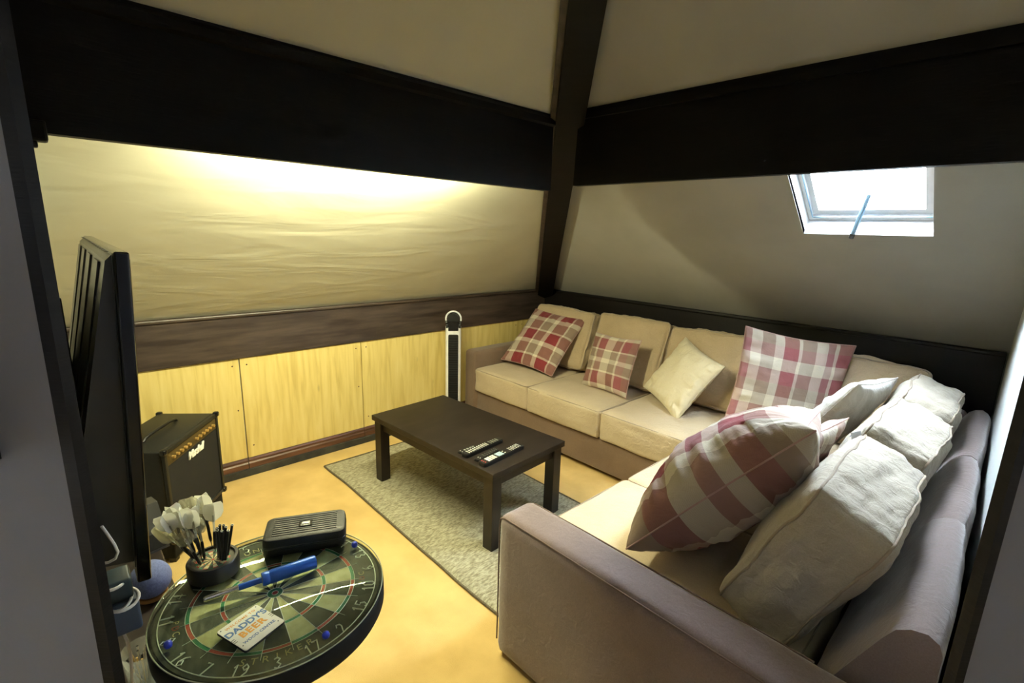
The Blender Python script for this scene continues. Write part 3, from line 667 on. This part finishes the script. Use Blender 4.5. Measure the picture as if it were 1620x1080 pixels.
# ------------------------------------------------------------------ tower fan
fan = thing('tower_fan', 'slim white tower fan with black grille beside the sofa arm', 'fan', (.16, -1.235, 0), math.radians(53))
b = bmesh.new(); lathe(b, [(0, 0), (.13, 0), (.135, .008), (.12, .022), (.05, .03), (0, .03)], 32); obj('base', b, M['black'], fan, smooth=40)
def col(x, d, h0, h1, n=10): 
    return [( x*math.cos(t), d*math.sin(t), 0) for t in [2*PI*i/24 for i in range(24)]]
FW = .062
b = bmesh.new(); prism(b, [(x, y, .03) for x, y in rrect(FW*2, .10, .03, 6)], (0, 0, .81)); obj('housing', b, M['white'], fan, smooth=30)
b = bmesh.new(); prism(b, [(x, -.0505, z+.435) for x, z in rrect(.080, .70, .012, 4)], (0, -.006, 0)); g = obj('grille', b, M['black'], fan)
b = bmesh.new()
for i in range(34): bx(b, (-.036, -.060, .105+i*.0195), (.036, -.056, .113+i*.0195))
obj('louvre', b, M['blackm'], g)
b = bmesh.new()
prism(b, [(-.040, -.052, .84), (-.040, -.052, .895)]+[(-.047*math.cos(t), -.052, .905+.047*math.sin(t)) for t in [PI*i/14 for i in range(15)]]+[(.040, -.052, .895), (.040, -.052, .84)], (0, .10, 0)); obj('control_head', b, M['black'], fan)
b = bmesh.new(); prism(b, [(-.040, -.0535, .815), (.040, -.0535, .815), (.040, -.0535, .89), (-.040, -.0535, .89)], (0, .004, 0)); obj('display', b, M['gloss'], fan)
b = bmesh.new(); tube(b, [(.060*math.cos(t), -.01, .905+.060*math.sin(t)) for t in [PI*(-.08+1.16*i/20) for i in range(21)]], .007, 8); obj('handle', b, M['white'], fan, smooth=60)
b = bmesh.new(); bx(b, (-.066, -.04, .862), (-.045, .02, .886), .005); bx(b, (.045, -.04, .862), (.066, .02, .886), .005); bx(b, (-.058, -.048, .835), (-.04, .045, .864), .004, mi=0); bx(b, (.04, -.048, .835), (.058, .045, .864), .004); obj('handle_hinge', b, M['black'], fan)

# ------------------------------------------------------------------ guitar amplifier on a low stand
u_ = Vector((.397, -.307, 0)).normalized(); AW = .50; AD = .30
ang = math.atan2(u_.y, u_.x)                                   # local +x runs along the front face, towards the viewer
amp_o = Vector((.337, -2.982, .112))
AM = Matrix.Translation(amp_o) @ Matrix.Rotation(ang, 4, 'Z')   # local y>0 is out of the front? front faces +x world
amp = thing('guitar_amplifier', 'black guitar combo amplifier with gold control panel by the pine panels', 'amplifier', mat=AM)
# local: front plane y=0, body goes to y=-AD
AH = .465
obj('cabinet', box((0, -AD, 0), (AW, -.012, AH), .012, 3), M['vinyl'], amp, smooth=40)
b = bmesh.new(); 
for lo, hi in (((0, -.012, 0), (.02, .004, AH)), ((AW-.02, -.012, 0), (AW, .004, AH)), ((.02, -.012, 0), (AW-.02, .004, .02)), ((.02, -.012, AH-.02), (AW-.02, .004, AH))): bx(b, lo, hi, .003)
obj('cabinet_rim', b, M['vinyl'], amp)
obj('speaker_cloth', box((.02, -.012, .02), (AW-.02, -.004, AH-.085)), M['grille'], amp)
cp = obj('control_panel', box((.022, -.012, AH-.082), (AW-.022, .0, AH-.024), .002), M['goldpanel'], amp)
for i in range(12):
    if i == 6: continue
    b = bmesh.new(); lathe(b, [(0, 0), (.008, 0), (.0075, .012), (.005, .014), (0, .014)], 12, (.06+i*.034, 0, AH-.052), mat=Matrix.Rotation(-PI/2, 4, 'X')); obj('knob', b, M['gold'], cp, smooth=40)
for cx in (.006, AW-.006):
    for cz in (.006, AH-.006):
        for cy in (-.002, -AD+.006):
            b = bmesh.new(); bx(b, (cx-.014, cy-.014, cz-.014), (cx+.014, cy+.014, cz+.014), .008, 3); obj('corner_cap', b, M['gloss'], amp, smooth=40)
b = bmesh.new(); tube(b, [(.11, -AD*.5, AH), (.125, -AD*.5, AH+.012), (.17, -AD*.5, AH+.017), (.33, -AD*.5, AH+.017), (.375, -AD*.5, AH+.012), (.39, -AD*.5, AH)], .008, 8); obj('handle', b, M['black'], amp, smooth=60)
# script badge : local x runs towards the viewer, so the words read from the other end
text('badge', 'Marshall', .052, M['whitetext'], amp, Matrix.Translation((.24, .000, AH-.116)) @ Matrix.Rotation(PI, 4, 'Z') @ Matrix.Rotation(PI/2, 4, 'X') , extrude=.003, shear=.35, space=.82, bold=.0012)
ast = thing('amplifier_stand', 'low black stand under the guitar amplifier', 'stand', mat=Matrix.Translation((amp_o.x, amp_o.y, 0)) @ Matrix.Rotation(ang, 4, 'Z'))
b = box((.01, -AD+.01, .02), (AW-.01, -.01, .110), .006); obj('platform', b, M['blackm'], ast)
for x in (.03, AW-.03):
    for y in (-.03, -AD+.03): obj('foot', box((x-.015, y-.015, 0), (x+.015, y+.015, .021)), M['black'], ast)

# ------------------------------------------------------------------ television on its wall bracket
tf = Vector((-1.23, .020, 0)).normalized()
tvn = Vector((2.045, -3.478, 1.170)); TLn, THh, TTk = 1.22, .735, .026
TVM = Matrix.Translation(tvn) @ Matrix.Rotation(math.atan2(tf.y, tf.x), 4, 'Z') @ Matrix.Rotation(math.radians(3.2), 4, 'X')
# local +x runs away from the viewer along the set, local -y ... screen side is local -y (room side)
tv = thing('television', 'large black flat television seen edge on at the left, tilted on a wall bracket', 'television', mat=TVM)
hh = THh/2
obj('bezel', box((0, -TTk/2, -hh), (TLn, TTk/2, hh), .004), M['gloss'], tv)
obj('screen', box((.015, -TTk/2-.0015, -hh+.02), (TLn-.015, -TTk/2, hh-.015)), M['gloss'], tv)
b = bmesh.new()
prism(b, [(.02, TTk/2, hh-.004), (TLn-.02, TTk/2, hh-.004), (TLn-.02, TTk/2, -hh+.03), (.02, TTk/2, -hh+.03)], (0, .001, 0))
prism(b, [(.03, TTk/2, -hh+.04), (.03, TTk/2+.080, -hh+.05), (.03, TTk/2+.080, -.10), (.03, TTk/2+.012, hh-.02), (.03, TTk/2, hh-.006)], (TLn-.06, 0, 0))
bk = obj('rear_shell', b, M['tvback'], tv)
for i in range(4):
    b = bmesh.new(); x = .14+i*.28; prism(b, [(x, TTk/2+.012, hh-.03), (x+.14, TTk/2+.012, hh-.03), (x+.14, TTk/2+.074, -.09), (x, TTk/2+.074, -.09)], (0, .006, .002)); obj('rib', b, M['tvback'], bk)
b = bmesh.new()
for i in range(16): bx(b, (.08+i*.07, TTk/2+.002, hh-.0045), (.10+i*.07, TTk/2+.009, hh-.0035))
tag(obj('vent', b, M['black'], bk), kind='stuff')
br = thing('wall_bracket', 'black steel bracket rails holding the television to the side wall', 'bracket', (1.45, YL, 1.1))
b = bmesh.new(); bx(b, (1.15, YL, .95), (1.75, YL+.012, 1.25)); obj('wall_plate', b, M['blackm'], br, world=True)
for x in (1.25, 1.60):
    obj('rail', box((x, YL+.045, .90), (x+.03, YL+.068, 1.40), .002), M['blackm'], br, world=True)
for x in (1.26, 1.61): obj('arm', box((x, YL+.012, 1.0), (x+.02, YL+.046, 1.2)), M['blackm'], br, world=True)

# low media cabinet beneath it
mc = thing('media_cabinet', 'low black media cabinet under the television', 'cabinet', (1.5, -3.51, 0))
obj('carcass', box((1.02, -3.61, .04), (2.25, -3.415, .482), .004), M['blackm'], mc, world=True)
obj('cabinet_top', box((1.0, -3.615, .482), (2.27, -3.405, .50), .003), M['table'], mc, world=True)
for i in range(3):
    x = 1.03+i*.405; d = obj('door', box((x, -3.415, .06), (x+.395, -3.400, .475), .002), M['table'], mc, world=True)
    k = obj('knob', box((x+.36, -3.400, .30), (x+.372, -3.388, .34), .002), M['black'], d); k.data.transform(mc.matrix_basis.inverted())
obj('plinth', box((1.05, -3.60, 0), (2.22, -3.44, .04)), M['blackm'], mc, world=True)

# round blue fabric speaker
ss = thing('smart_speaker', 'round blue-grey fabric speaker with a copper ring on the cabinet', 'speaker', (1.655, -3.462, .50))
b = bmesh.new(); R = .054
lathe(b, [(0, .012)]+[(R*math.cos(t), .058+R*math.sin(t)) for t in [math.radians(-52+142*i/16) for i in range(16)]]+[(0, .112)], 32); obj('fabric_shell', b, M['bluefab'], ss, smooth=60)
b = bmesh.new(); lathe(b, [(.034, .0), (.040, .004), (.0395, .0145), (.033, .0155), (.0325, 0)], 32); obj('copper_ring', b, M['copper'], ss, smooth=40)
b = bmesh.new(); lathe(b, [(0, .0005), (.031, .0005), (.031, .012), (0, .012)], 24); obj('base', b, M['black'], ss)
# wedge speaker
ws = thing('desktop_speaker', 'small grey wedge-shaped speaker behind the blue round one', 'speaker', (1.36, -3.44, .50), math.radians(12))
b = bmesh.new(); prism(b, [(-.05, -.05, 0), (.06, -.05, 0), (.045, -.05, .07), (0.0, -.05, .15), (-.05, -.05, .15)], (0, .10, 0)); obj('enclosure', b, M['tvback'], ws)
b = bmesh.new(); prism(b, [(.058, -.04, .008), (.058, .04, .008), (.0485, .04, .062), (.0485, -.04, .062)], (.004, 0, .002)); obj('grille', b, M['grille'], ws)

# adaptors plugged into a socket strip on the side wall, wrapped in white cable
ps = thing('socket_strip', 'black socket strip on the wall beside the left post, two blue-grey plug adaptors in it', 'power strip', (2.15, YL, .9))
obj('strip_body', box((2.12, YL, .74), (2.19, YL+.04, 1.02), .005), M['black'], ps, world=True)
def adaptor(z, m, tx, s=1.0):
    mt = Matrix.Translation((2.155, YL+.068, z)) @ Matrix.Rotation(math.radians(tx), 4, 'Y')
    b = bmesh.new(); bx(b, (-.024*s, -.030, -.026*s), (.024*s, .026*s, .026*s), .006, 3, mat=mt); return obj('adaptor', b, m, ps, world=True, smooth=40)
adaptor(.888, M['adapt2'], 12); adaptor(.822, M['adapt'], -8, 1.25)
cb = thing('white_cable', 'white cable looping out by the plug adaptors beside the left post', 'cable', (2.15, -3.52, .9))
def loopc(b, c, r, z, n=20, t=0):
    tube(b, [(c[0]+r*math.cos(2*PI*i/n), c[1]+r*.62*math.sin(2*PI*i/n), z+t*math.cos(2*PI*i/n)) for i in range(n)], .003, 6, closed=True)
b = bmesh.new(); loopc(b, (2.158, -3.556), .034, .898, t=.006); loopc(b, (2.158, -3.552), .038, .862, t=-.005); loopc(b, (2.160, -3.545), .044, .855, t=.004)
obj('coil', b, M['cable'], cb, world=True, smooth=60)
b = bmesh.new()
pts = [(2.17, -3.557, 1.030), (2.17, -3.550, 1.008), (2.172, -3.543, .985), (2.173, -3.540, .968), (2.17, -3.545, .954), (2.165, -3.556, .948), (2.16, -3.575, .950)]
tube(b, pts, .0026, 6); obj('lead', b, M['cable'], cb, world=True, smooth=60); b = bmesh.new(); tube(b, [(2.17, -3.552, .790), (2.175, -3.548, .77), (2.176, -3.546, .73), (2.17, -3.552, .66), (2.15, -3.565, .56), (2.10, -3.57, .504)], .0028, 6)
obj('lead', b, M['cable'], cb, world=True, smooth=60)

# tumbler of dart points on the cabinet
tm = thing('glass_tumbler', 'clear glass tumbler full of loose dart points, low beside the dartboard table', 'glass', (2.000, -3.520, .50))
b = bmesh.new(); lathe(b, [(0, .0005), (.030, .0005), (.033, .006), (.042, .105), (.0405, .105), (.0315, .010), (0, .009)], 32); obj('glass_wall', b, M['tumbler'], tm, smooth=50)
tp = []
for i in range(26):
    b = bmesh.new(); a = random.uniform(0, 2*PI); r0 = random.uniform(0, .020); a2 = a+random.uniform(-.8, .8); r1 = random.uniform(.008, .033)
    L = random.uniform(.05, .095)
    tube(b, [(r0*math.cos(a), r0*math.sin(a), .012), (r1*math.cos(a2), r1*math.sin(a2), .012+L)], .0022, 6, rad=[.0008, .0024])
    o = obj('dart_point', b, random.choice([M['chrome'], M['black'], M['chrome'], M['gold']]), None, smooth=60)
    o.matrix_basis = tm.matrix_basis
    tag(o, 'loose dart point standing in the glass tumbler', 'dart point', 'dart points in the tumbler')

# ------------------------------------------------------------------ dartboard table
BC = Vector((2.258, -3.289, 0)); GZ = .800
dt = thing('dartboard_table', 'round side table made from a dartboard under a glass top', 'table', tuple(BC))
GR = .2335
b = bmesh.new(); lathe(b, [(0, .738), (.222, .738), (.232, .744), (.236, .752), (.236, .782), (.232, .790), (.2268, .7935), (.2265, .7910), (0, .7910)], 96); obj('board_body', b, M['blackm'], dt, smooth=40)
b = bmesh.new(); lathe(b, [(0, 0), (.17, 0), (.175, .01), (.165, .022), (.04, .035), (.032, .06), (.030, .68), (.06, .72), (.10, .738), (0, .738)], 40); obj('pedestal', b, M['blackm'], dt, smooth=40)
RINGS = [0, .0064, .016, .099, .107, .162, .170, .2255]
A20 = math.radians(163)
b = bmesh.new()
def sector(b, r0, r1, a0, a1, mi, z=.7917, n=6, th=.0016):
    top0 = [b.verts.new((r0*math.cos(a0+(a1-a0)*i/n), r0*math.sin(a0+(a1-a0)*i/n), z)) for i in range(n+1)] if r0 > 1e-6 else [b.verts.new((0, 0, z))]
    top1 = [b.verts.new((r1*math.cos(a0+(a1-a0)*i/n), r1*math.sin(a0+(a1-a0)*i/n), z)) for i in range(n+1)]
    for i in range(n):
        f = b.faces.new((top0[i], top1[i], top1[i+1], top0[i+1])) if len(top0) > 1 else b.faces.new((top0[0], top1[i], top1[i+1]))
        f.material_index = mi
for k in range(20):
    a0 = A20-math.radians(18*k+9); a1 = a0+math.radians(18); ev = k % 2 == 0
    sector(b, 0, .0064, a0, a1, 2); sector(b, .0064, .016, a0, a1, 3)
    sector(b, .016, .099, a0, a1, 0 if ev else 1); sector(b, .107, .162, a0, a1, 0 if ev else 1)
    sector(b, .099, .107, a0, a1, 2 if ev else 3); sector(b, .162, .170, a0, a1, 2 if ev else 3)
    sector(b, .170, .2255, a0, a1, 0)
obj('board_face', b, [M['db_black'], M['db_cream'], M['db_red'], M['db_green']], dt)
b = bmesh.new()
for r in (.0064, .016, .099, .107, .162, .170): tube(b, [(r*math.cos(2*PI*i/72), r*math.sin(2*PI*i/72), .7924) for i in range(72)], .0006, 4, closed=True)
for k in range(20):
    a = A20-math.radians(18*k+9); tube(b, [(.016*math.cos(a), .016*math.sin(a), .7924), (.186*math.cos(a), .186*math.sin(a), .7924)], .0006, 4)
obj('wire_spider', b, M['wire'], dt)
b = bmesh.new(); tube(b, [(.217*math.cos(2*PI*i/96), .217*math.sin(2*PI*i/96), .7930) for i in range(96)], .0011, 6, closed=True)
DIG = {'0': [[(.5, 0), (.1, .2), (.1, .8), (.5, 1), (.9, .8), (.9, .2), (.5, 0)]], '1': [[(.2, .75), (.5, 1), (.5, 0)]], '2': [[(.1, .75), (.4, 1), (.8, .85), (.8, .6), (.1, 0), (.95, 0)]],
       '3': [[(.1, .9), (.5, 1), (.85, .8), (.45, .55), (.9, .3), (.5, 0), (.1, .12)]], '4': [[(.75, 0), (.75, 1), (.05, .35), (1, .35)]], '5': [[(.9, 1), (.2, 1), (.15, .55), (.6, .62), (.9, .32), (.5, 0), (.1, .1)]],
       '6': [[(.85, .95), (.35, .75), (.1, .3), (.45, 0), (.9, .25), (.55, .52), (.15, .35)]], '7': [[(.1, 1), (.9, 1), (.4, 0)]], '8': [[(.5, .55), (.12, .78), (.5, 1), (.88, .78), (.5, .55), (.08, .28), (.5, 0), (.92, .28), (.5, .55)]],
       '9': [[(.85, .65), (.45, .48), (.12, .75), (.5, 1), (.88, .75), (.8, .3), (.35, 0)]]}
NUM = [20, 1, 18, 4, 13, 6, 10, 15, 2, 17, 3, 19, 7, 16, 8, 11, 14, 9, 12, 5]
for k, nbr in enumerate(NUM):
    a = A20-math.radians(18*k); s = str(nbr); flip = 5 <= k <= 15
    er = Vector((math.cos(a), math.sin(a), 0)); et = Vector((math.sin(a), -math.cos(a), 0))   # et clockwise
    for q_, ch in enumerate(s):
        offx = (q_-(len(s)-1)/2)*.016
        for st_ in DIG[ch]:
            P3 = []
            for (x, y) in st_:
                lx = (x-.5)*.0135+offx; ly = (y-.5)*.026
                if flip: lx, ly = -lx, -ly
                P3.append(er*(.203+ly)+et*lx+Vector((0, 0, .7929)))
            tube(b, P3, .0014, 5)
obj('number_ring', b, M['wire'], dt)
def btxt(s, ang_, r, size, mat, flip, space=1.0):
    a = math.radians(ang_); er = Vector((math.cos(a), math.sin(a), 0)); rot = a-PI/2+(PI if flip else 0)
    text('board_print', s, size, mat, dt, Matrix.Translation(er*r+Vector((0, 0, .7923))) @ Matrix.Rotation(rot, 4, 'Z'), extrude=.0001, space=space)
for i, ch in enumerate('STRIKER'): btxt(ch, -17-(3-i)*6.2, .186, .022, M['print_gold'], True)
for i, ch in enumerate('UNICORN'): btxt(ch, 163+(3-i)*6.2, .184, .022, M['print_gold'], False)
for base in (64, -98):
    for i, ch in enumerate('PDC'): btxt(ch, base+(i-1)*5.2*(1 if base < 0 else 1), .187, .018, M['print_red'] if ch == 'D' else M['print_gold'], True)
b = bmesh.new(); lathe(b, [(0, .7945), (GR-.002, .7945), (GR, .7960), (GR, .7985), (GR-.002, GZ), (0, GZ)], 128); obj('glass_top', b, M['glass'], dt, smooth=40)
b = bmesh.new(); tube(b, [(GR*math.cos(2*PI*i/128), GR*math.sin(2*PI*i/128), .7972) for i in range(128)], .0014, 6, closed=True); obj('glass_edge', b, M['glassedge'], dt, smooth=60)
for px_, py_ in ((2.196, -3.068), (2.255, -3.491), (2.439, -3.248), (2.014, -3.311)):
    v = Vector((px_, py_, 0))-Vector((2.2265, -3.2795, 0)); v = v.normalized()*.206
    b = bmesh.new(); lathe(b, [(0, GZ-.001), (.0045, GZ-.001), (.0068, GZ+.001), (.0078, GZ+.006), (.0060, GZ+.011), (0, GZ+.0135)], 16, (v.x, v.y, 0)); obj('glass_pin', b, M['bluepin'], dt, smooth=50)

GT = GZ+.0004
# hard case
hc = thing('dart_case', 'black ribbed zip case with a small logo badge on the dartboard table', 'case', (2.125, -3.166, GT), math.radians(64.5))
HX, HY = .195, .108
b = bmesh.new(); layers = [(.90, .0), (.985, .006), (1.0, .014), (1.0, .021)]
def stack(layers, wd, h, r):
    b = bmesh.new(); rings = []
    for s, z in layers: rings.append([b.verts.new((x*1, y*1, z)) for x, y in rrect(wd*1-(1-s)*.11, h-(1-s)*.11, max(.004, r-(1-s)*.055), 6)])
    n = len(rings[0])
    for A, B in zip(rings[:-1], rings[1:]):
        for j in range(n): b.faces.new((A[j], A[(j+1) % n], B[(j+1) % n], B[j]))
    b.faces.new(rings[0][::-1]); b.faces.new(rings[-1]); return b
obj('lower_shell', stack(layers, HX, HY, .02), M['vinyl'], hc, smooth=40)
obj('zip', stack([(.99, .0212), (1.01, .0225), (1.01, .0255), (.99, .0268)], HX, HY, .02), M['black'], hc)
lid = obj('lid', stack([(1.0, .027), (1.0, .036), (.96, .0455), (.88, .048)], HX, HY, .02), M['vinyl'], hc, smooth=35)
b = bmesh.new()
for i in range(9): bx(b, (-.076, -.038+i*.0093, .0478), (.076, -.0335+i*.0093, .0495), .0008, 1)
obj('rib', b, M['vinyl'], lid)
b = bmesh.new(); bx(b, (-.016, -.014, .049), (.016, .010, .0508), .002); obj('badge', b, M['gloss'], lid)
text('badge_lettering', 'TARGET', .0062, M['whitetext'], lid, Matrix.Translation((0, -.009, .0511)), extrude=.0002)
b = bmesh.new()
prism(b, [(-.009, -.002, .0508), (.009, -.002, .0508), (.011, .001, .0508), (-.011, .001, .0508)], (0, 0, .0004)); prism(b, [(-.010, .003, .0508), (.008, .003, .0508), (.010, .006, .0508), (-.007, .006, .0508)], (0, 0, .0004))
obj('logo', b, M['whitetext'], lid)
b = bmesh.new(); bx(b, (-HX/2-.016, -.010, .0215), (-HX/2+.002, -.004, .0262), .001); obj('zip_pull', b, M['black'], hc)

# blue tool
tp0, tp1 = Vector((2.211, -3.417, 0)), Vector((2.243, -3.190, 0)); ta = math.atan2((tp1-tp0).y, (tp1-tp0).x)
bt = thing('dart_tool', 'blue metal hand tool with a silver tip lying on the dartboard table', 'tool', (tp0.x, tp0.y, GT+.0155), ta)
RY = Matrix.Rotation(PI/2, 4, 'Y'); TLg = (tp1-tp0).length
b = bmesh.new(); lathe(b, [(0, .113), (.0140, .113), (.0152, .116), (.0152, .126), (.0144, .127), (.0144, .129), (.0152, .130), (.0152, TLg-.003), (.0138, TLg), (0, TLg)], 28, mat=RY); obj('barrel', b, M['blue'], bt, smooth=40)
b = bmesh.new(); lathe(b, [(0, .066), (.0062, .066), (.0068, .068), (.0068, .112), (0, .112)], 20, mat=RY); obj('rod', b, M['blue'], bt, smooth=40)
b = bmesh.new(); lathe(b, [(0, .0), (.0045, .0), (.0062, .004), (.0062, .060), (.0068, .066), (0, .066)], 20, mat=RY); obj('tip', b, M['chrome'], bt, smooth=40)

# coaster / sign
c4 = [Vector(p) for p in ((2.313, -3.419, 0), (2.285, -3.337, 0), (2.371, -3.303, 0), (2.400, -3.387, 0))]
# image: left corner, top corner, right corner, bottom corner. long side runs left->top and bottom->right
cen = sum(c4, Vector())/4; lx = ((c4[1]-c4[0])+(c4[2]-c4[3])).normalized(); ly = ((c4[0]-c4[3])+(c4[1]-c4[2])).normalized()
CW = ((c4[1]-c4[0]).length+(c4[2]-c4[3]).length)/2; CH = ((c4[0]-c4[3]).length+(c4[1]-c4[2]).length)/2
cs = thing('wooden_sign', 'small white wooden sign lettered in blue and orange on the dartboard table', 'sign', mat=frame((cen.x, cen.y, GT), lx, ly))
b = bmesh.new(); prism(b, [(x, y, 0) for x, y in rrect(CW, CH, .005, 4)], (0, 0, .0045)); obj('board', b, M['signedge'], cs)
b = bmesh.new(); prism(b, [(x, y, .0045) for x, y in rrect(CW-.001, CH-.001, .0048, 4)], (0, 0, .0007)); obj('printed_face', b, M['signface'], cs)
TXM = lambda x, y, r=0: Matrix.Translation((x, y, .0053)) @ Matrix.Rotation(r, 4, 'Z')
text('lettering', 'WELCOME TO', .0088, M['signorange'], cs, TXM(0, .034), extrude=.0002, space=1.15, bold=.0001)
text('lettering', "DADDY'S", .0215, M['signblue'], cs, TXM(0, .0155), extrude=.0002, bold=.0006, space=.95)
text('lettering', 'BEER', .0225, M['signorange'], cs, TXM(0, -.0055), extrude=.0002, bold=.0008, space=1.15)
text('lettering', 'WOOD CENTRE', .0092, M['signblue'], cs, TXM(0, -.0265), extrude=.0002, bold=.0001)
b = bmesh.new()
for x, y in ((-.038, .040), (.038, .040), (-.038, -.030), (.036, -.034)): lathe(b, [(0, .0052), (.0012, .0052), (.0012, .0056), (0, .0056)], 8, (x, y, 0))
for x in (-.040, .040):
    for k in range(3): bx(b, (x-.003, -.012+k*.005, .0052), (x+.003, -.011+k*.005, .0055))
obj('printed_dots', b, M['signedge'], cs)

# dart holder: a miniature board in a black ring
HC = Vector((2.108, -3.374, GT))
dh = thing('dart_holder', 'miniature dartboard in a black ring, used as dart holder on the dartboard table', 'holder', tuple(HC))
b = bmesh.new(); lathe(b, [(0, 0), (.050, 0), (.054, .004), (.054, .036), (.051, .040), (.046, .040), (.045, .034), (0, .034)], 48); obj('ring', b, M['black'], dh, smooth=40)
b = bmesh.new()
for k in range(20):
    a0 = math.radians(18*k+5); a1 = a0+math.radians(18); ev = k % 2
    for r0, r1, mi in ((0, .003, 2), (.003, .019, ev), (.019, .0215, 2 if ev else 3), (.0215, .032, ev), (.032, .035, 2 if ev else 3), (.035, .045, 0)): sector(b, r0, r1, a0, a1, mi, z=.0346, n=2)
obj('board_face', b, [M['db_black'], M['db_cream'], M['db_red'], M['db_green']], dh)

def make_dart(kind):
    r = thing('dart', 'dart', 'dart', group='flighted darts in the miniature dartboard')
    b = bmesh.new(); lathe(b, [(0, -.022), (.0008, -.018), (.0011, -.002), (.0024, .0), (.0034, .006), (.0034, .012), (.003, .013), (.0034, .014), (.0034, .040), (.0026, .046), (0, .046)], 12); obj('barrel', b, M['black'], r, smooth=40)
    stem = M['stemclear'] if kind != 'w2' else M['black']
    b = bmesh.new(); lathe(b, [(0, .046), (.0026, .046), (.0022, .056), (.0028, .085), (.0024, .088), (0, .088)], 10); obj('shaft', b, stem, r, smooth=40)
    fm = M['flightclear'] if kind == 'c' else M['flight']
    w_, L0, L1 = (.021, .070, .119) if kind != 'c' else (.018, .068, .112)
    b = bmesh.new()
    for k in range(4):
        m4 = Matrix.Rotation(PI/2*k, 4, 'Z')
        if kind == 'c': pts = [(0, 0, L0)]+[(w_*math.sin(t)**.8, 0, L0+(L1-L0)*(1-math.cos(t))/2) for t in [PI*i/8 for i in range(1, 8)]]+[(0, 0, L1)]
        else: pts = [(0, 0, L0), (w_*.75, 0, L0+.010), (w_, 0, L0+.022), (w_, 0, L1-.008), (w_*.78, 0, L1), (0, 0, L1)]
        vs = prism(b, pts, (0, .0005, 0)); bmesh.ops.transform(b, matrix=m4, verts=vs)
    obj('flight', b, fm, r); return r
def copy_tree(o, parent=None):
    c = o.copy(); COL.objects.link(c); c.parent = parent
    for ch in list(o.children): copy_tree(ch, c)
    return c
darts = [((2.058, -3.362, .972), (2.068, -3.366), 'w2', 'white flighted dart with black shaft, rightmost and tallest in the holder'),
         ((2.078, -3.345, .955), (2.076, -3.362), 'w', 'white flighted dart just below the rightmost one in the holder'),
         ((2.100, -3.394, .967), (2.100, -3.394), 'w', 'bright white flighted dart in the middle of the bunch'),
         ((2.105, -3.414, .976), (2.098, -3.402), 'w', 'white flighted dart left of the middle of the bunch'),
         ((2.088, -3.428, .981), (2.094, -3.400), 'w', 'white flighted dart second from the left in the white bunch'),
         ((2.112, -3.446, .979), (2.104, -3.408), 'w', 'white flighted dart leftmost in the white bunch'),
         ((2.064, -3.404, .986), (2.079, -3.394), 'c', 'clear flighted dart behind the left of the white bunch'),
         ((2.060, -3.385, .984), (2.074, -3.384), 'c', 'clear flighted dart behind the middle of the white bunch'),
         ((2.085, -3.452, .942), (2.086, -3.404), 'c', 'clear flighted dart leaning out to the left'),
         ((2.060, -3.462, .936), (2.074, -3.400), 'c', 'clear flighted dart leaning furthest left'),
         ((2.130, -3.418, .934), (2.112, -3.400), 'c', 'clear flighted dart hanging low in front of the white bunch'),
         ((2.096, -3.380, .930), (2.092, -3.388), 'c', 'short clear flighted dart in front at the right of the bunch')]
protos = {}
for k, (T_, B2, kind, lab) in enumerate(darts):
    T_ = (T_[0], T_[1]-.012, T_[2]+.004)
    if kind not in protos: protos[kind] = make_dart(kind); r = protos[kind]
    else: r = copy_tree(protos[kind])
    B_ = Vector((*B2, GT+.0365)); d = (Vector(T_)-B_); L = max(.10, min(.150, d.length+.004)); d.normalize()
    z = d; x = z.orthogonal().normalized(); x = Matrix.Rotation(k*.7, 3, z) @ x; y = z.cross(x)
    base = Vector(T_)-d*.118
    if (base.z < B_.z): base = B_
    r.matrix_basis = Matrix(((x.x, y.x, z.x, base.x), (x.y, y.y, z.y, base.y), (x.z, y.z, z.z, base.z), (0, 0, 0, 1)))
    r['label'] = lab
    # point reaches down into the board
    sh = (base-B_).length
    if sh > .004:
        b = bmesh.new(); tube(b, [(0, 0, -.022), (0, 0, -.022-max(0, sh-.018))], .0009, 6); o = obj('point', b, M['chrome'], r)
stems = [((2.109, -3.345, .924), (2.108, -3.351)), ((2.103, -3.352, .914), (2.102, -3.358)), ((2.112, -3.360, .906), (2.111, -3.363)), ((2.120, -3.344, .908), (2.118, -3.352)),
         ((2.123, -3.362, .892), (2.122, -3.362)), ((2.131, -3.356, .891), (2.129, -3.359)), ((2.136, -3.346, .893), (2.131, -3.354)), ((2.118, -3.332, .903), (2.114, -3.345))]
ps0 = None
for T_, B2 in stems:
    B_ = Vector((*B2, GT+.0368)); z = (Vector(T_)-B_); L = z.length; z.normalize(); x = z.orthogonal().normalized(); y = z.cross(x)
    if ps0 is None:
        ps0 = thing('flightless_dart', 'thin black dart without flight, in the tight bunch right of the flighted ones', 'dart', group='flightless darts in the holder')
        b = bmesh.new(); lathe(b, [(0, 0), (.0028, 0), (.0030, .02), (.0026, .022), (.0030, .024), (.0030, .074), (0, .074)], 10); obj('rod', b, M['black'], ps0, smooth=40)
        b = bmesh.new(); lathe(b, [(.0022, .0742), (.0032, .0742), (.0032, .0765), (.0022, .0765), (.0022, .0742)], 10); obj('end_ring', b, M['chrome'], ps0, smooth=40); s = ps0
    else: s = copy_tree(ps0)
    s.matrix_basis = Matrix(((x.x, y.x, z.x, B_.x), (x.y, y.y, z.y, B_.y), (x.z, y.z, z.z, B_.z), (0, 0, 0, 1))) @ Matrix.Scale(1, 4)
